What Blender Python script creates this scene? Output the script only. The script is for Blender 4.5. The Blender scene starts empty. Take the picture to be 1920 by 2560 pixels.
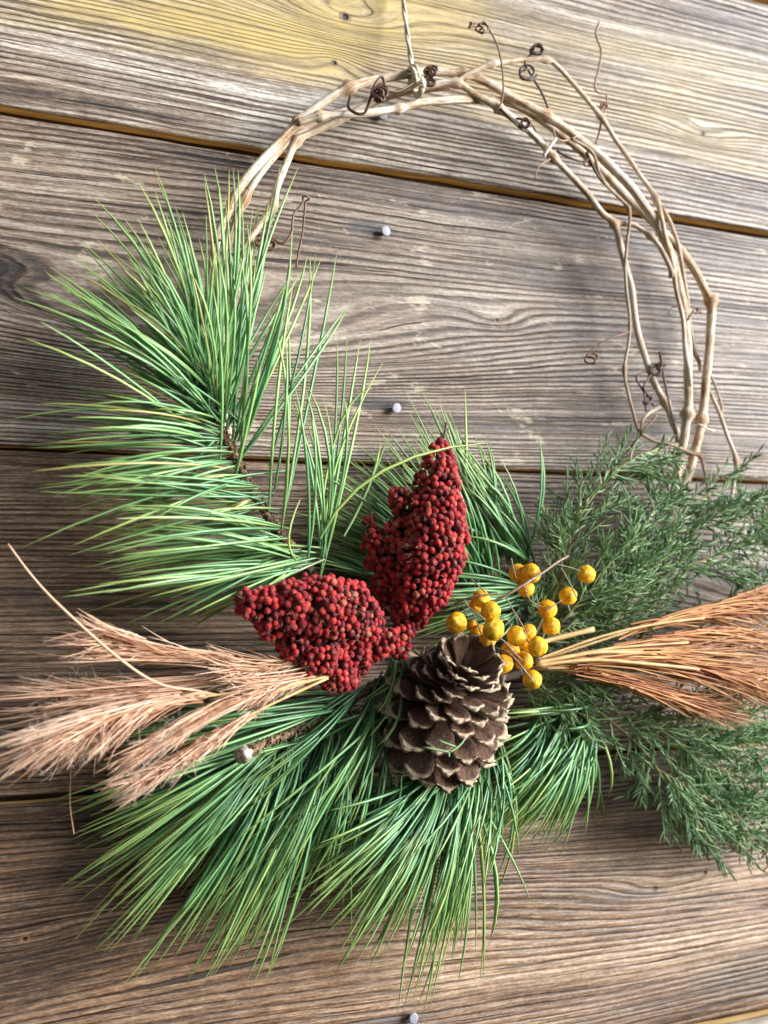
import bpy, bmesh, math, random
import numpy as np
from mathutils import Vector, Matrix, noise as mnoise

random.seed(11)
R = math.radians
scene = bpy.context.scene
COL = scene.collection

# ------------------------------------------------------------------ camera
FPX, PSI, TH, DIST = 2600.0, R(22.6), R(3.6), 0.624      # focal length in photo pixels, yaw, pitch, distance
FW = Vector((math.sin(PSI) * math.cos(TH), math.cos(PSI) * math.cos(TH), math.sin(TH)))
RT = Vector((math.cos(PSI), -math.sin(PSI), 0))
UP = RT.cross(FW)
CAM = -DIST * FW
cam = bpy.data.cameras.new('camera')
cam_o = bpy.data.objects.new('camera', cam)
COL.objects.link(cam_o)
cam_o.matrix_world = Matrix(((RT.x, UP.x, -FW.x, CAM.x), (RT.y, UP.y, -FW.y, CAM.y), (RT.z, UP.z, -FW.z, CAM.z), (0, 0, 0, 1)))
cam.sensor_width = 36
cam.lens = 36 * FPX / 2560
cam.clip_start, cam.clip_end = 0.01, 50
cam.dof.use_dof = True
cam.dof.focus_distance = 0.565
cam.dof.aperture_fstop = 6.3
scene.camera = cam_o

# ------------------------------------------------------------------ light
SUN_AZ, SUN_EL = R(54), R(17)          # to the right of the wall's normal; above the horizon
sd = Vector((math.sin(SUN_AZ) * math.cos(SUN_EL), -math.cos(SUN_AZ) * math.cos(SUN_EL), math.sin(SUN_EL)))   # towards the sun
world = bpy.data.worlds.new('World')
scene.world = world
world.use_nodes = True
wn = world.node_tree
bg = wn.nodes['Background']
sky = wn.nodes.new('ShaderNodeTexSky')
sky.sky_type = 'NISHITA'
sky.sun_disc = False
sky.sun_elevation = SUN_EL
sky.sun_rotation = math.atan2(sd.x, sd.y)
wn.links.new(sky.outputs[0], bg.inputs[0])
bg.inputs[1].default_value = 0.055
sun = bpy.data.lights.new('sun', 'SUN')
sun.energy = 5.0
sun.angle = R(40)
sun.color = (0.91, 0.96, 1.0)
sun_o = bpy.data.objects.new('sun', sun)
COL.objects.link(sun_o)
sun_o.rotation_euler = sd.to_track_quat('Z', 'Y').to_euler()
vs = scene.view_settings
vs.view_transform = 'Standard'
vs.look = 'None'
vs.exposure = 0.95
vs.gamma = 1
vs.use_curve_mapping = False
scene.cycles.use_denoising = True
scene.cycles.max_bounces = 5
scene.cycles.diffuse_bounces = 3
scene.cycles.glossy_bounces = 2
scene.cycles.use_adaptive_sampling = True
scene.cycles.adaptive_threshold = 0.03


def W(px, py, d=0.0):
    """the point d metres in front of the wall that shows at photo pixel (px, py)"""
    r = FW + RT * ((px - 960) / FPX) - UP * ((py - 1280) / FPX)
    t = (-d - CAM.y) / r.y
    return CAM + t * r


def mpp(d):
    return (DIST - d * 0.93) / FPX        # metres for one photo pixel, about


# ------------------------------------------------------------------ small node toolkit
class NT:
    def __init__(self, name):
        self.m = bpy.data.materials.new(name)
        self.m.use_nodes = True
        self.t = self.m.node_tree
        self.b = self.t.nodes['Principled BSDF']

    def n(self, kind, **kw):
        nd = self.t.nodes.new(kind)
        for k, v in kw.items():
            setattr(nd, k, v)
        return nd

    def put(self, sock, v):
        if v is None:
            return
        if isinstance(v, bpy.types.NodeSocket):
            self.t.links.new(v, sock)
        else:
            sock.default_value = v

    def math(self, op, a, b=None, c=None, clamp=False):
        nd = self.n('ShaderNodeMath', operation=op, use_clamp=clamp)
        for i, v in enumerate((a, b, c)):
            if v is not None:
                self.put(nd.inputs[i], v)
        return nd.outputs[0]

    def add(self, a, b): return self.math('ADD', a, b)
    def sub(self, a, b): return self.math('SUBTRACT', a, b)
    def mul(self, a, b): return self.math('MULTIPLY', a, b)

    def mix(self, f, a, b, blend='MIX'):
        nd = self.n('ShaderNodeMix', data_type='RGBA', blend_type=blend)
        self.put(nd.inputs[0], f)
        self.put(nd.inputs[6], a if isinstance(a, bpy.types.NodeSocket) else (*a, 1))
        self.put(nd.inputs[7], b if isinstance(b, bpy.types.NodeSocket) else (*b, 1))
        return nd.outputs[2]

    def vec(self, x=0.0, y=0.0, z=0.0):
        nd = self.n('ShaderNodeCombineXYZ')
        for i, v in enumerate((x, y, z)):
            self.put(nd.inputs[i], v)
        return nd.outputs[0]

    def noise(self, v, scale=1.0, detail=2.0, rough=0.5, dist=0.0):
        nd = self.n('ShaderNodeTexNoise')
        self.put(nd.inputs['Vector'], v)
        nd.inputs['Scale'].default_value = scale
        nd.inputs['Detail'].default_value = detail
        nd.inputs['Roughness'].default_value = rough
        nd.inputs['Distortion'].default_value = dist
        return nd.outputs[0]

    def step(self, v, lo, hi, a=0.0, b=1.0):
        nd = self.n('ShaderNodeMapRange', interpolation_type='SMOOTHSTEP')
        self.put(nd.inputs[0], v)
        for i, q in enumerate((lo, hi, a, b)):
            self.put(nd.inputs[i + 1], q)
        return nd.outputs[0]

    def ramp(self, v, stops):
        nd = self.n('ShaderNodeValToRGB')
        self.put(nd.inputs[0], v)
        e = nd.color_ramp.elements
        while len(e) < len(stops):
            e.new(0.5)
        for q, (p, c) in zip(e, stops):
            q.position = p
            q.color = (*c, 1) if len(c) == 3 else c
        return nd.outputs[0]

    def attr(self, name):
        return self.n('ShaderNodeAttribute', attribute_name=name).outputs['Fac']

    def obj(self):
        return self.n('ShaderNodeTexCoord').outputs['Object']

    def bump(self, h, strength, dist):
        nd = self.n('ShaderNodeBump')
        self.put(nd.inputs['Height'], h)
        nd.inputs['Strength'].default_value = strength
        nd.inputs['Distance'].default_value = dist
        self.t.links.new(nd.outputs[0], self.b.inputs['Normal'])

    def out(self, color=None, rough=None, spec=None, **kw):
        if color is not None:
            self.put(self.b.inputs['Base Color'], color if isinstance(color, bpy.types.NodeSocket) else (*color, 1))
        if rough is not None:
            self.put(self.b.inputs['Roughness'], rough)
        if spec is not None:
            self.put(self.b.inputs['Specular IOR Level'], spec)
        for k, v in kw.items():
            self.put(self.b.inputs[k.replace('_', ' ')], v)
        return self.m


# ------------------------------------------------------------------ materials
def wood(name, seed, bumps=(), knots=(), shadows_and_stains=(), yellow=None, tone=(1, 1, 1), ring=300.0, contrast=1.0, fleck=0.0, dark_to=None):
    """weathered board: grain lines follow a flow field F = height + slow wander + swells round the knots"""
    N = NT(name)
    xyz = N.n('ShaderNodeSeparateXYZ')
    N.t.links.new(N.obj(), xyz.inputs[0])
    x, z = xyz.outputs[0], xyz.outputs[2]
    so = seed * 7.31
    w1 = N.noise(N.vec(N.mul(x, 1.6), so, N.mul(z, 7)), 1, 0)
    w2 = N.noise(N.vec(N.mul(x, 8), so + 3, N.mul(z, 30)), 1, 1)
    w3 = N.noise(N.vec(N.mul(x, 40), so + 5, N.mul(z, 160)), 1, 1)
    F = N.add(z, N.mul(N.sub(w1, 0.5), 0.030))
    F = N.add(F, N.mul(N.sub(w2, 0.5), 0.0042))
    F = N.add(F, N.mul(N.sub(w3, 0.5), 0.0009))

    def gauss(cx, cz, a, b):
        gx = N.math('POWER', N.math('DIVIDE', N.sub(x, cx), a), 2.0)
        gz = N.math('POWER', N.math('DIVIDE', N.sub(z, cz), b), 2.0)
        return N.math('EXPONENT', N.mul(N.add(gx, gz), -1.0))
    for (cx, cz, A, a, b) in bumps:
        F = N.add(F, N.mul(gauss(cx, cz, a, b), A))
    # growth rings: slow lightening, abrupt dark line, width of the rings wandering
    fw = N.noise(N.vec(N.mul(x, 0.8), so, N.mul(F, 55)), 1, 1)
    ph = N.math('FRACT', N.add(N.mul(F, ring), N.mul(fw, 3.2)))
    r1 = N.ramp(ph, [(0.0, (0.25,) * 3), (0.12, (0.85,) * 3), (0.5, (1,) * 3), (0.74, (0.55,) * 3), (0.9, (0.05,) * 3), (1.0, (0.2,) * 3)])
    n1 = N.noise(N.vec(N.mul(x, 3.5), so + 9, N.mul(F, ring * 1.25)), 1, 2, 0.6)
    r2 = N.step(n1, 0.36, 0.62)
    patch = N.noise(N.vec(N.mul(x, 5), so + 2, N.mul(F, 45)), 1, 2)
    pf = N.step(patch, 0.38, 0.62)
    nd = N.n('ShaderNodeMix', data_type='FLOAT')
    N.put(nd.inputs[0], N.mul(pf, 0.65)); N.put(nd.inputs[2], r1); N.put(nd.inputs[3], r2)
    lines = nd.outputs[0]
    # fibre streaks and checks
    Fz = N.add(N.mul(F, 0.6), N.mul(z, 0.5))
    fib = N.noise(N.vec(N.mul(x, 17), so + 4, N.mul(Fz, 900)), 1, 3, 0.68)
    fleckn = N.noise(N.vec(N.mul(x, 75), so + 6, N.mul(Fz, 620)), 1, 2, 0.65)
    grit = N.noise(N.vec(N.mul(x, 330), so + 12, N.mul(z, 900)), 1, 2, 0.7)
    crack = N.step(N.noise(N.vec(N.mul(x, 6), so + 8, N.mul(F, 420)), 1, 1), 0.33, 0.29)
    broad = N.noise(N.vec(N.mul(x, 3.0), so + 1, N.mul(F, 34)), 1, 3, 0.6)
    blot = N.noise(N.vec(N.mul(x, 16), so + 7, N.mul(z, 30)), 1, 3, 0.6)
    h = N.add(N.mul(lines, 0.75), N.add(N.mul(fib, 0.35), N.mul(fleckn, 0.15)))
    h = N.add(N.sub(h, N.mul(crack, 0.9)), N.mul(grit, 0.3))
    v = N.add(N.mul(lines, 0.55 * contrast), N.mul(N.sub(fib, 0.5), 0.85))
    v = N.add(v, N.mul(N.sub(fleckn, 0.5), 0.70))
    v = N.add(v, N.mul(N.sub(grit, 0.5), 0.55))
    v = N.sub(v, N.mul(crack, 0.4))
    v = N.add(v, N.add(0.15, N.mul(N.sub(broad, 0.5), 1.3)))
    v = N.math('MINIMUM', N.math('MAXIMUM', v, 0.0), 1.0)
    c = N.ramp(v, [(0.0, (0.020, 0.012, 0.008)), (0.24, (0.070, 0.045, 0.030)), (0.50, (0.180, 0.129, 0.092)), (0.76, (0.35, 0.29, 0.235)), (1.0, (0.62, 0.57, 0.51))])
    c = N.mix(N.step(blot, 0.45, 0.75, 0, 0.45), c, N.mix(1.0, c, (0.95, 0.70, 0.50), 'MULTIPLY'))
    if yellow:
        z0, z1, amt = yellow
        yb = N.add(F, N.mul(N.sub(blot, 0.5), 0.012))
        yf = N.mul(N.step(yb, z0 - 0.004, z0 + 0.004), N.step(yb, z1 - 0.012, z1 + 0.012, 1, 0))
        yf = N.mul(yf, N.step(N.noise(N.vec(N.mul(x, 7), so, N.mul(z, 26)), 1, 3), 0.34, 0.62, 0.12, 1.0))
        yc = N.mix(N.math('MINIMUM', N.math('MAXIMUM', N.add(N.mul(lines, 0.8), N.mul(N.sub(N.add(fib, fleckn), 0.85), 1.1)), 0.0), 1.0), (0.10, 0.066, 0.046), (0.56, 0.39, 0.095))
        yc = N.mix(N.mul(fib, 0.5), yc, (0.55, 0.44, 0.24))
        yf = N.mul(yf, N.step(x, 0.0, 0.16, 1.0, 0.35))
        c = N.mix(N.mul(yf, amt), c, yc)
    if fleck:
        ln = N.noise(N.vec(N.mul(x, 26), so + 11, N.mul(z, 70)), 1, 4, 0.7)
        lf = N.mul(N.step(ln, 0.60, 0.66), fleck)
        c = N.mix(lf, c, (0.62, 0.55, 0.40))
    for (cx, cz, r) in knots:
        g = gauss(cx, cz, r * 1.25, r)
        c = N.mix(N.step(g, 0.35, 0.75, 0, 0.85), c, (0.17, 0.10, 0.055))
        c = N.mix(N.step(g, 0.80, 0.93), c, (0.022, 0.016, 0.012))
        h = N.sub(h, N.mul(N.step(g, 0.80, 0.95), 3.0))
    for (cx, cz, a, b, s) in shadows_and_stains:         # nail shadows painted into the colour left of the heads, plus one weather stain
        g = gauss(cx, cz, a, b)
        c = N.mix(N.mul(N.step(N.add(g, N.mul(N.sub(fib, 0.5), 0.35)), 0.25, 0.85), s), c, (0.060, 0.055, 0.062))
    c = N.mix(1.0, c, tone, 'MULTIPLY')
    N.bump(h, 0.7, 0.0012)
    return N.out(c, N.step(lines, 0, 1, 0.56, 0.43), 0.55)


def wood_edge():
    N = NT('plank_edge_wood')
    xyz = N.n('ShaderNodeSeparateXYZ'); N.t.links.new(N.obj(), xyz.inputs[0])
    g = N.noise(N.vec(N.mul(xyz.outputs[0], 26), N.mul(xyz.outputs[1], 500), N.mul(xyz.outputs[2], 500)), 1, 3, 0.6)
    c = N.ramp(g, [(0.25, (0.16, 0.085, 0.03)), (0.45, (0.42, 0.265, 0.10)), (0.7, (0.66, 0.46, 0.21))])
    N.bump(g, 0.4, 0.0006)
    return N.out(c, 0.7, 0.3)


def simple(name, stops, scale, rough=0.6, spec=0.4, bump=0.0, bdist=0.0005, stretch=(1, 1, 1), use_rnd=0.0, **kw):
    N = NT(name)
    mp = N.n('ShaderNodeMapping'); mp.inputs['Scale'].default_value = stretch
    N.t.links.new(N.obj(), mp.inputs[0])
    g = N.noise(mp.outputs[0], scale, 4, 0.6)
    v = g
    if use_rnd:
        v = N.add(N.mul(N.sub(g, 0.5), 1 - use_rnd), N.add(0.5, N.mul(N.sub(N.attr('rnd'), 0.5), use_rnd)))
    c = N.ramp(v, stops)
    if bump:
        N.bump(g, bump, bdist)
    return N.out(c, rough, spec, **kw)


M = {}
def vine_mat():
    N = NT('vine_bark')
    co = N.obj()
    g = N.noise(co, 260, 4, 0.65)
    big = N.noise(co, 34, 3, 0.6)
    sw = N.n('ShaderNodeSeparateXYZ'); N.t.links.new(N.n('ShaderNodeAttribute', attribute_name='wrap').outputs['Vector'], sw.inputs[0])
    fibre = N.noise(N.vec(N.mul(sw.outputs[0], 3.2), N.mul(sw.outputs[1], 3.2), N.mul(sw.outputs[2], 55)), 1, 4, 0.7)
    v = N.add(N.add(N.mul(g, 0.25), N.mul(big, 0.5)), N.sub(N.mul(fibre, 0.80), 0.24))
    c = N.ramp(v, [(0.36, (0.22, 0.11, 0.05)), (0.46, (0.50, 0.31, 0.17)), (0.54, (0.72, 0.56, 0.40)), (0.64, (0.86, 0.80, 0.70))])
    vo = N.n('ShaderNodeTexVoronoi'); vo.inputs['Scale'].default_value = 300
    N.t.links.new(co, vo.inputs['Vector'])
    spot = N.step(vo.outputs['Distance'], 0.10, 0.20, 1, 0)
    spot = N.mul(spot, N.step(N.noise(co, 90, 1), 0.46, 0.56))
    c = N.mix(N.mul(spot, 0.75), c, (0.16, 0.075, 0.035))
    k = N.attr('t')                                     # swollen, darker nodes
    c = N.mix(N.mul(k, 0.55), c, (0.42, 0.22, 0.10))
    c = N.mix(N.step(N.attr('rnd'), 0.0, 1.0, 0.75, 0.0), c, N.mix(1.0, c, (0.55, 0.42, 0.32), 'MULTIPLY'))
    N.bump(N.add(N.mul(fibre, 1.6), N.mul(spot, -0.6)), 0.9, 0.0008)
    return N.out(c, 0.55, 0.4)
M['vine'] = vine_mat()
M['tendril'] = simple('tendril_bark', [(0.25, (0.055, 0.024, 0.015)), (0.5, (0.16, 0.075, 0.042)), (0.75, (0.34, 0.19, 0.11))], 160, 0.5, 0.5, 0.4, use_rnd=0.6)
M['raffia'] = simple('raffia_fibre', [(0.3, (0.55, 0.46, 0.34)), (0.7, (0.78, 0.72, 0.62))], 200, 0.6)
M['twine'] = simple('jute_twine', [(0.3, (0.40, 0.32, 0.22)), (0.55, (0.62, 0.54, 0.42)), (0.8, (0.78, 0.72, 0.62))], 900, 0.85, 0.2, 0.7, 0.0004)
M['nail'] = simple('nail_steel', [(0.3, (0.24, 0.23, 0.27)), (0.7, (0.40, 0.385, 0.45))], 900, 0.55, 0.5, 0.25, 0.0002, Metallic=0.25)
M['pine_bark'] = simple('pine_bark', [(0.32, (0.035, 0.024, 0.018)), (0.5, (0.17, 0.105, 0.06)), (0.62, (0.32, 0.21, 0.12)), (0.75, (0.45, 0.40, 0.34))], 420, 0.85, 0.2, 0.8, 0.0012)
M['bud'] = simple('resin_bud', [(0.35, (0.30, 0.08, 0.04)), (0.5, (0.45, 0.34, 0.28)), (0.66, (0.72, 0.70, 0.66))], 420, 0.5, 0.5, 0.6, 0.001)
M['tongue_dark'] = simple('plank_tongue_dark', [(0.3, (0.020, 0.012, 0.007)), (0.6, (0.06, 0.034, 0.016)), (0.8, (0.12, 0.07, 0.03))], 150, 0.9, 0.1, stretch=(.2, 1, 1))  # darker brown for the recessed tongue faces inside the joints
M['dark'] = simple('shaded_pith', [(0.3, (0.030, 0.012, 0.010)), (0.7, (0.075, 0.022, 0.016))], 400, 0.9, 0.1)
M['twig'] = simple('grey_twig', [(0.3, (0.13, 0.085, 0.06)), (0.55, (0.30, 0.22, 0.165)), (0.8, (0.48, 0.40, 0.33))], 300, 0.65, 0.4, 0.5)


def needle_mat():
    N = NT('pine_needle')
    r, t = N.attr('rnd'), N.attr('t')
    c = N.ramp(r, [(0.0, (0.035, 0.12, 0.045)), (0.35, (0.11, 0.295, 0.11)), (0.65, (0.22, 0.43, 0.15)), (0.88, (0.37, 0.51, 0.13)), (0.95, (0.30, 0.34, 0.09)), (1.0, (0.40, 0.33, 0.10))])
    c = N.mix(N.step(t, 0.0, 0.25, 0.5, 0), c, (0.055, 0.155, 0.075))
    c = N.mix(N.step(t, 0.5, 0.97, 0, 0.50), c, (0.36, 0.39, 0.085))
    c = N.mix(N.step(t, 0.975, 1.0, 0, 0.8), c, (0.30, 0.17, 0.06))
    return N.out(c, 0.38, 0.8)
M['needle'] = needle_mat()


def leaf_mat():
    N = NT('spray_leaf')
    r, t = N.attr('rnd'), N.attr('t')
    c = N.ramp(r, [(0.0, (0.055, 0.11, 0.040)), (0.45, (0.16, 0.285, 0.115)), (0.8, (0.33, 0.48, 0.235)), (1.0, (0.46, 0.52, 0.22))])
    c = N.mix(N.step(t, 0.7, 1.0, 0, 0.45), c, (0.34, 0.42, 0.20))
    return N.out(c, 0.45, 0.5)
M['leaf'] = leaf_mat()
M['leaf_stem'] = simple('spray_stem', [(0.3, (0.10, 0.075, 0.03)), (0.55, (0.19, 0.17, 0.055)), (0.8, (0.30, 0.20, 0.09))], 120, 0.6)


def fibre_mat(name, a, b, c_):
    N = NT(name)
    r, t = N.attr('rnd'), N.attr('t')
    c = N.ramp(r, [(0.0, a), (0.5, b), (1.0, c_)])
    c = N.mix(N.step(t, 0.55, 1.0, 0, 0.35), c, (0.80, 0.56, 0.40))
    m = N.out(c, 0.55, 0.4)
    return m
M['fibre_pale'] = fibre_mat('dry_grass_pale', (0.42, 0.18, 0.09), (0.78, 0.46, 0.29), (0.92, 0.70, 0.52))
M['fibre_rust'] = fibre_mat('dry_grass_rust', (0.26, 0.085, 0.03), (0.55, 0.235, 0.085), (0.78, 0.46, 0.20))
M['straw'] = simple('straw_stalk', [(0.3, (0.42, 0.25, 0.09)), (0.55, (0.62, 0.41, 0.17)), (0.8, (0.75, 0.58, 0.30))], 140, 0.45, 0.5, 0.3, stretch=(1, 3, 3))


def red_mat():
    N = NT('sumac_berry')
    oi = N.n('ShaderNodeObjectInfo').outputs['Random']
    rr = N.math('FRACT', N.add(oi, N.attr('rnd')))
    g = N.noise(N.obj(), 700, 3, 0.6)
    c = N.ramp(rr, [(0.0, (0.10, 0.004, 0.007)), (0.2, (0.22, 0.006, 0.011)), (0.65, (0.38, 0.010, 0.016)), (0.93, (0.50, 0.024, 0.024)), (0.985, (0.42, 0.09, 0.05)), (1.0, (0.30, 0.13, 0.07))])
    c = N.mix(N.step(g, 0.55, 0.8, 0, 0.3), c, (0.55, 0.12, 0.09))
    c = N.mix(N.mul(N.attr('t'), 0.8), c, (0.30, 0.17, 0.09))     # dry scar at the tip
    N.bump(g, 0.3, 0.0005)
    return N.out(c, 0.66, 0.3, Sheen_Weight=0.2, Sheen_Roughness=0.4)
M['red'] = red_mat()


def yellow_mat():
    N = NT('yellow_berry_skin')
    a = N.attr('t')                                     # 1 on the raised wrinkles
    g = N.noise(N.obj(), 260, 3, 0.6)
    c = N.ramp(N.add(N.add(0.22, N.mul(a, 0.62)), N.mul(N.sub(g, 0.5), 0.8)), [(0.1, (0.60, 0.25, 0.003)), (0.4, (0.88, 0.45, 0.006)), (0.7, (0.94, 0.57, 0.014)), (1.0, (0.95, 0.75, 0.18))])
    N.bump(N.add(N.mul(a, 0.5), g), 0.45, 0.0005)
    return N.out(c, 0.45, 0.4)
M['yellow'] = yellow_mat()


def scale_mat():
    N = NT('cone_scale')
    t = N.attr('t')
    g = N.noise(N.obj(), 9, 4, 0.65)
    g2 = N.noise(N.n('ShaderNodeTexCoord').outputs['Object'], 30, 2)
    c = N.ramp(g, [(0.25, (0.036, 0.018, 0.011)), (0.5, (0.115, 0.062, 0.039)), (0.75, (0.24, 0.145, 0.095))])
    e = N.add(N.sub(t, N.mul(N.n('ShaderNodeObjectInfo').outputs['Random'], 0.22)), N.mul(N.sub(g2, 0.5), 0.3))
    c = N.mix(N.step(e, 0.52, 0.80), c, N.mix(g, (0.36, 0.22, 0.12), (0.82, 0.68, 0.50)))
    N.bump(g2, 0.35, 0.05)
    return N.out(c, 0.62, 0.2)
M['scale'] = scale_mat()


# ------------------------------------------------------------------ mesh toolkit
class MB:
    def __init__(self):
        self.v, self.f, self.r, self.t, self.w = [], [], [], [], []

    def tube(self, pts, rad, sides=5, rnd=0.5, ts=None, cap=True, squash=1.0):
        n = len(pts)
        b0 = len(self.v)
        self.ln = rnd * 3.0
        tan = []
        for i in range(n):
            a = pts[max(i - 1, 0)]; b = pts[min(i + 1, n - 1)]
            d = b - a
            tan.append(d.normalized() if d.length > 1e-9 else Vector((0, 0, 1)))
        up = Vector((0, -1, 0.2)) if abs(tan[0].y) < 0.9 else Vector((1, 0, 0))
        nx = (up - tan[0] * up.dot(tan[0])).normalized()
        for i in range(n):
            nx = (nx - tan[i] * nx.dot(tan[i]))
            nx = nx.normalized() if nx.length > 1e-6 else tan[i].orthogonal().normalized()
            ny = tan[i].cross(nx)
            rr = rad[i] if hasattr(rad, '__len__') else rad
            tv = ts[i] if ts else i / max(n - 1, 1)
            for k in range(sides):
                an = 2 * math.pi * k / sides
                self.v.append(pts[i] + nx * (math.cos(an) * rr * squash) + ny * (math.sin(an) * rr))
                self.r.append(rnd); self.t.append(tv)
                self.w += [math.cos(an), math.sin(an), self.ln]
            if i < n - 1:
                self.ln += (pts[i + 1] - pts[i]).length
        for i in range(n - 1):
            for k in range(sides):
                a = b0 + i * sides + k; b = b0 + i * sides + (k + 1) % sides
                self.f.append((a, b, b + sides, a + sides))
        if cap:
            self.f.append(tuple(b0 + k for k in reversed(range(sides))))
            self.f.append(tuple(b0 + (n - 1) * sides + k for k in range(sides)))
        return self

    def mesh(self, name, mat, smooth=True):
        me = bpy.data.meshes.new(name)
        me.from_pydata([tuple(p) for p in self.v], [], self.f)
        for nm, data in (('rnd', self.r), ('t', self.t)):
            if data:
                at = me.attributes.new(nm, 'FLOAT', 'POINT')
                at.data.foreach_set('value', np.array(data, dtype=np.float32))
        if mat == 'vine':
            at = me.attributes.new('wrap', 'FLOAT_VECTOR', 'POINT')
            at.data.foreach_set('vector', np.array(self.w, dtype=np.float32))
        if smooth:
            me.polygons.foreach_set('use_smooth', [True] * len(me.polygons))
        me.materials.append(M[mat] if isinstance(mat, str) else mat)
        me.update()
        return me

    def build(self, name, mat, parent=None, smooth=True, kind=None):
        o = bpy.data.objects.new(name, self.mesh(name, mat, smooth))
        link(o, parent)
        if kind:
            o['kind'] = kind
        return o


def link(o, parent=None):
    COL.objects.link(o)
    if parent is not None:
        o.parent = parent
        o.matrix_parent_inverse = Matrix.Translation(parent.location).inverted()
    return o


def thing(name, loc, label, cat, group=None):
    o = bpy.data.objects.new(name, None)
    o.empty_display_size = 0.01
    o.location = loc
    COL.objects.link(o)
    return tag(o, label, cat, group)


def tag(o, label, cat, group=None):
    o['label'] = label
    o['category'] = cat
    if group:
        o['group'] = group
    return o


def spline(pts, sub=6):
    """Catmull-Rom through the points"""
    P = [Vector(p) for p in pts]
    if len(P) < 3:
        return [P[0].lerp(P[-1], i / sub) for i in range(sub + 1)]
    out = []
    for i in range(len(P) - 1):
        p0 = P[i - 1] if i else P[0] * 2 - P[1]
        p1, p2 = P[i], P[i + 1]
        p3 = P[i + 2] if i + 2 < len(P) else P[-1] * 2 - P[-2]
        for k in range(sub):
            u = k / sub
            out.append(0.5 * ((2 * p1) + (p2 - p0) * u + (2 * p0 - 5 * p1 + 4 * p2 - p3) * u * u + (3 * p1 - p0 - 3 * p2 + p3) * u ** 3))
    out.append(P[-1])
    return out


def wpath(pp, d=None, sub=6):
    """pixel path [(px, py, d)] or [(px, py)] with one d -> smooth points in the scene"""
    return spline([W(p[0], p[1], p[2] if len(p) > 2 else d) for p in pp], sub)


def bez(a, m, b, n):
    return [a * ((1 - u) ** 2) + m * (2 * u * (1 - u)) + b * (u * u) for u in (i / n for i in range(n + 1))]


rng = random.Random(5)
U = rng.uniform
G = rng.gauss

# ------------------------------------------------------------------ the wall: planks
wall = bpy.data.objects.new('plank_wall', None)
wall['kind'] = 'structure'
wall['label'] = 'weathered brown grey plank wall behind the wreath'
COL.objects.link(wall)
X0, X1 = -0.75, 0.95
JOINTS = [0.562, 0.384, 0.2087, 0.0285, -0.154, -0.336, -0.515]
GAPS = [0.004, 0.005, 0.0052, 0.0022, 0.0038, 0.005, 0.004]
kp = lambda x, y: (W(x, y).x, W(x, y).z)
k1, k2, k3 = kp(862, 42), kp(836, 157), kp(1757, 334)
k4 = kp(1243, 800)
k5, k6, k7 = kp(62, 2348), kp(1638, 2222), kp(1762, 2182)
n1, n2, n3, n4 = kp(957, 286), kp(965, 577), kp(992, 1020), kp(1035, 2547)
edge_m = wood_edge()
plank_mats = [
    wood('plank_wood_top', 1.3, yellow=(0.40, 0.7, 0.5), contrast=0.9),
    wood('plank_wood_ochre', 2.1, bumps=[(k1[0], k1[1], 0.020, 0.05, 0.013), (k2[0], k2[1], -0.007, 0.016, 0.007), (k3[0], k3[1], 0.008, 0.03, 0.008)],
         knots=[(k1[0], k1[1], 0.0042), (k2[0], k2[1], 0.0026), (k3[0], k3[1], 0.0030)],
         shadows_and_stains=[(n1[0] - 0.012, n1[1], 0.022, 0.004, 0.7)], yellow=(0.2505, 0.338, 0.95), ring=285, contrast=1.15),
    wood('plank_wood_cathedral', 3.7, bumps=[(-0.15, 0.095, 0.042, 0.20, 0.034), (k4[0], k4[1], 0.006, 0.024, 0.009)],
         knots=[(k4[0], k4[1], 0.0022)],
         shadows_and_stains=[(n2[0] - 0.010, n2[1] + 0.0005, 0.020, 0.0045, 0.85), (n3[0] - 0.014, n3[1] + 0.002, 0.028, 0.005, 0.85)], ring=300, contrast=0.98, fleck=0.55, tone=(0.88, 0.85, 0.83)),
    wood('plank_wood_umber', 4.4, ring=310, contrast=0.72, tone=(1.02, 0.87, 0.73), bumps=[(0.35, -0.06, 0.03, 0.25, 0.03)]),
    wood('plank_wood_tan', 5.9, bumps=[(-0.02, -0.235, -0.022, 0.20, 0.030), (k5[0], k5[1], 0.005, 0.03, 0.008), (k6[0], k6[1], 0.006, 0.04, 0.008)],
         knots=[(k5[0], k5[1], 0.0026), (k6[0], k6[1], 0.0034), (k7[0], k7[1], 0.0030)],
         shadows_and_stains=[(n4[0] - 0.02, n4[1], 0.035, 0.005, 0.8), (k6[0] - 0.02, k6[1] - 0.002, 0.035, 0.005, 0.6)], ring=270, contrast=0.45, tone=(1.5, 1.30, 1.10)),
    wood('plank_wood_low', 6.6, contrast=0.8),
]
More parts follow.
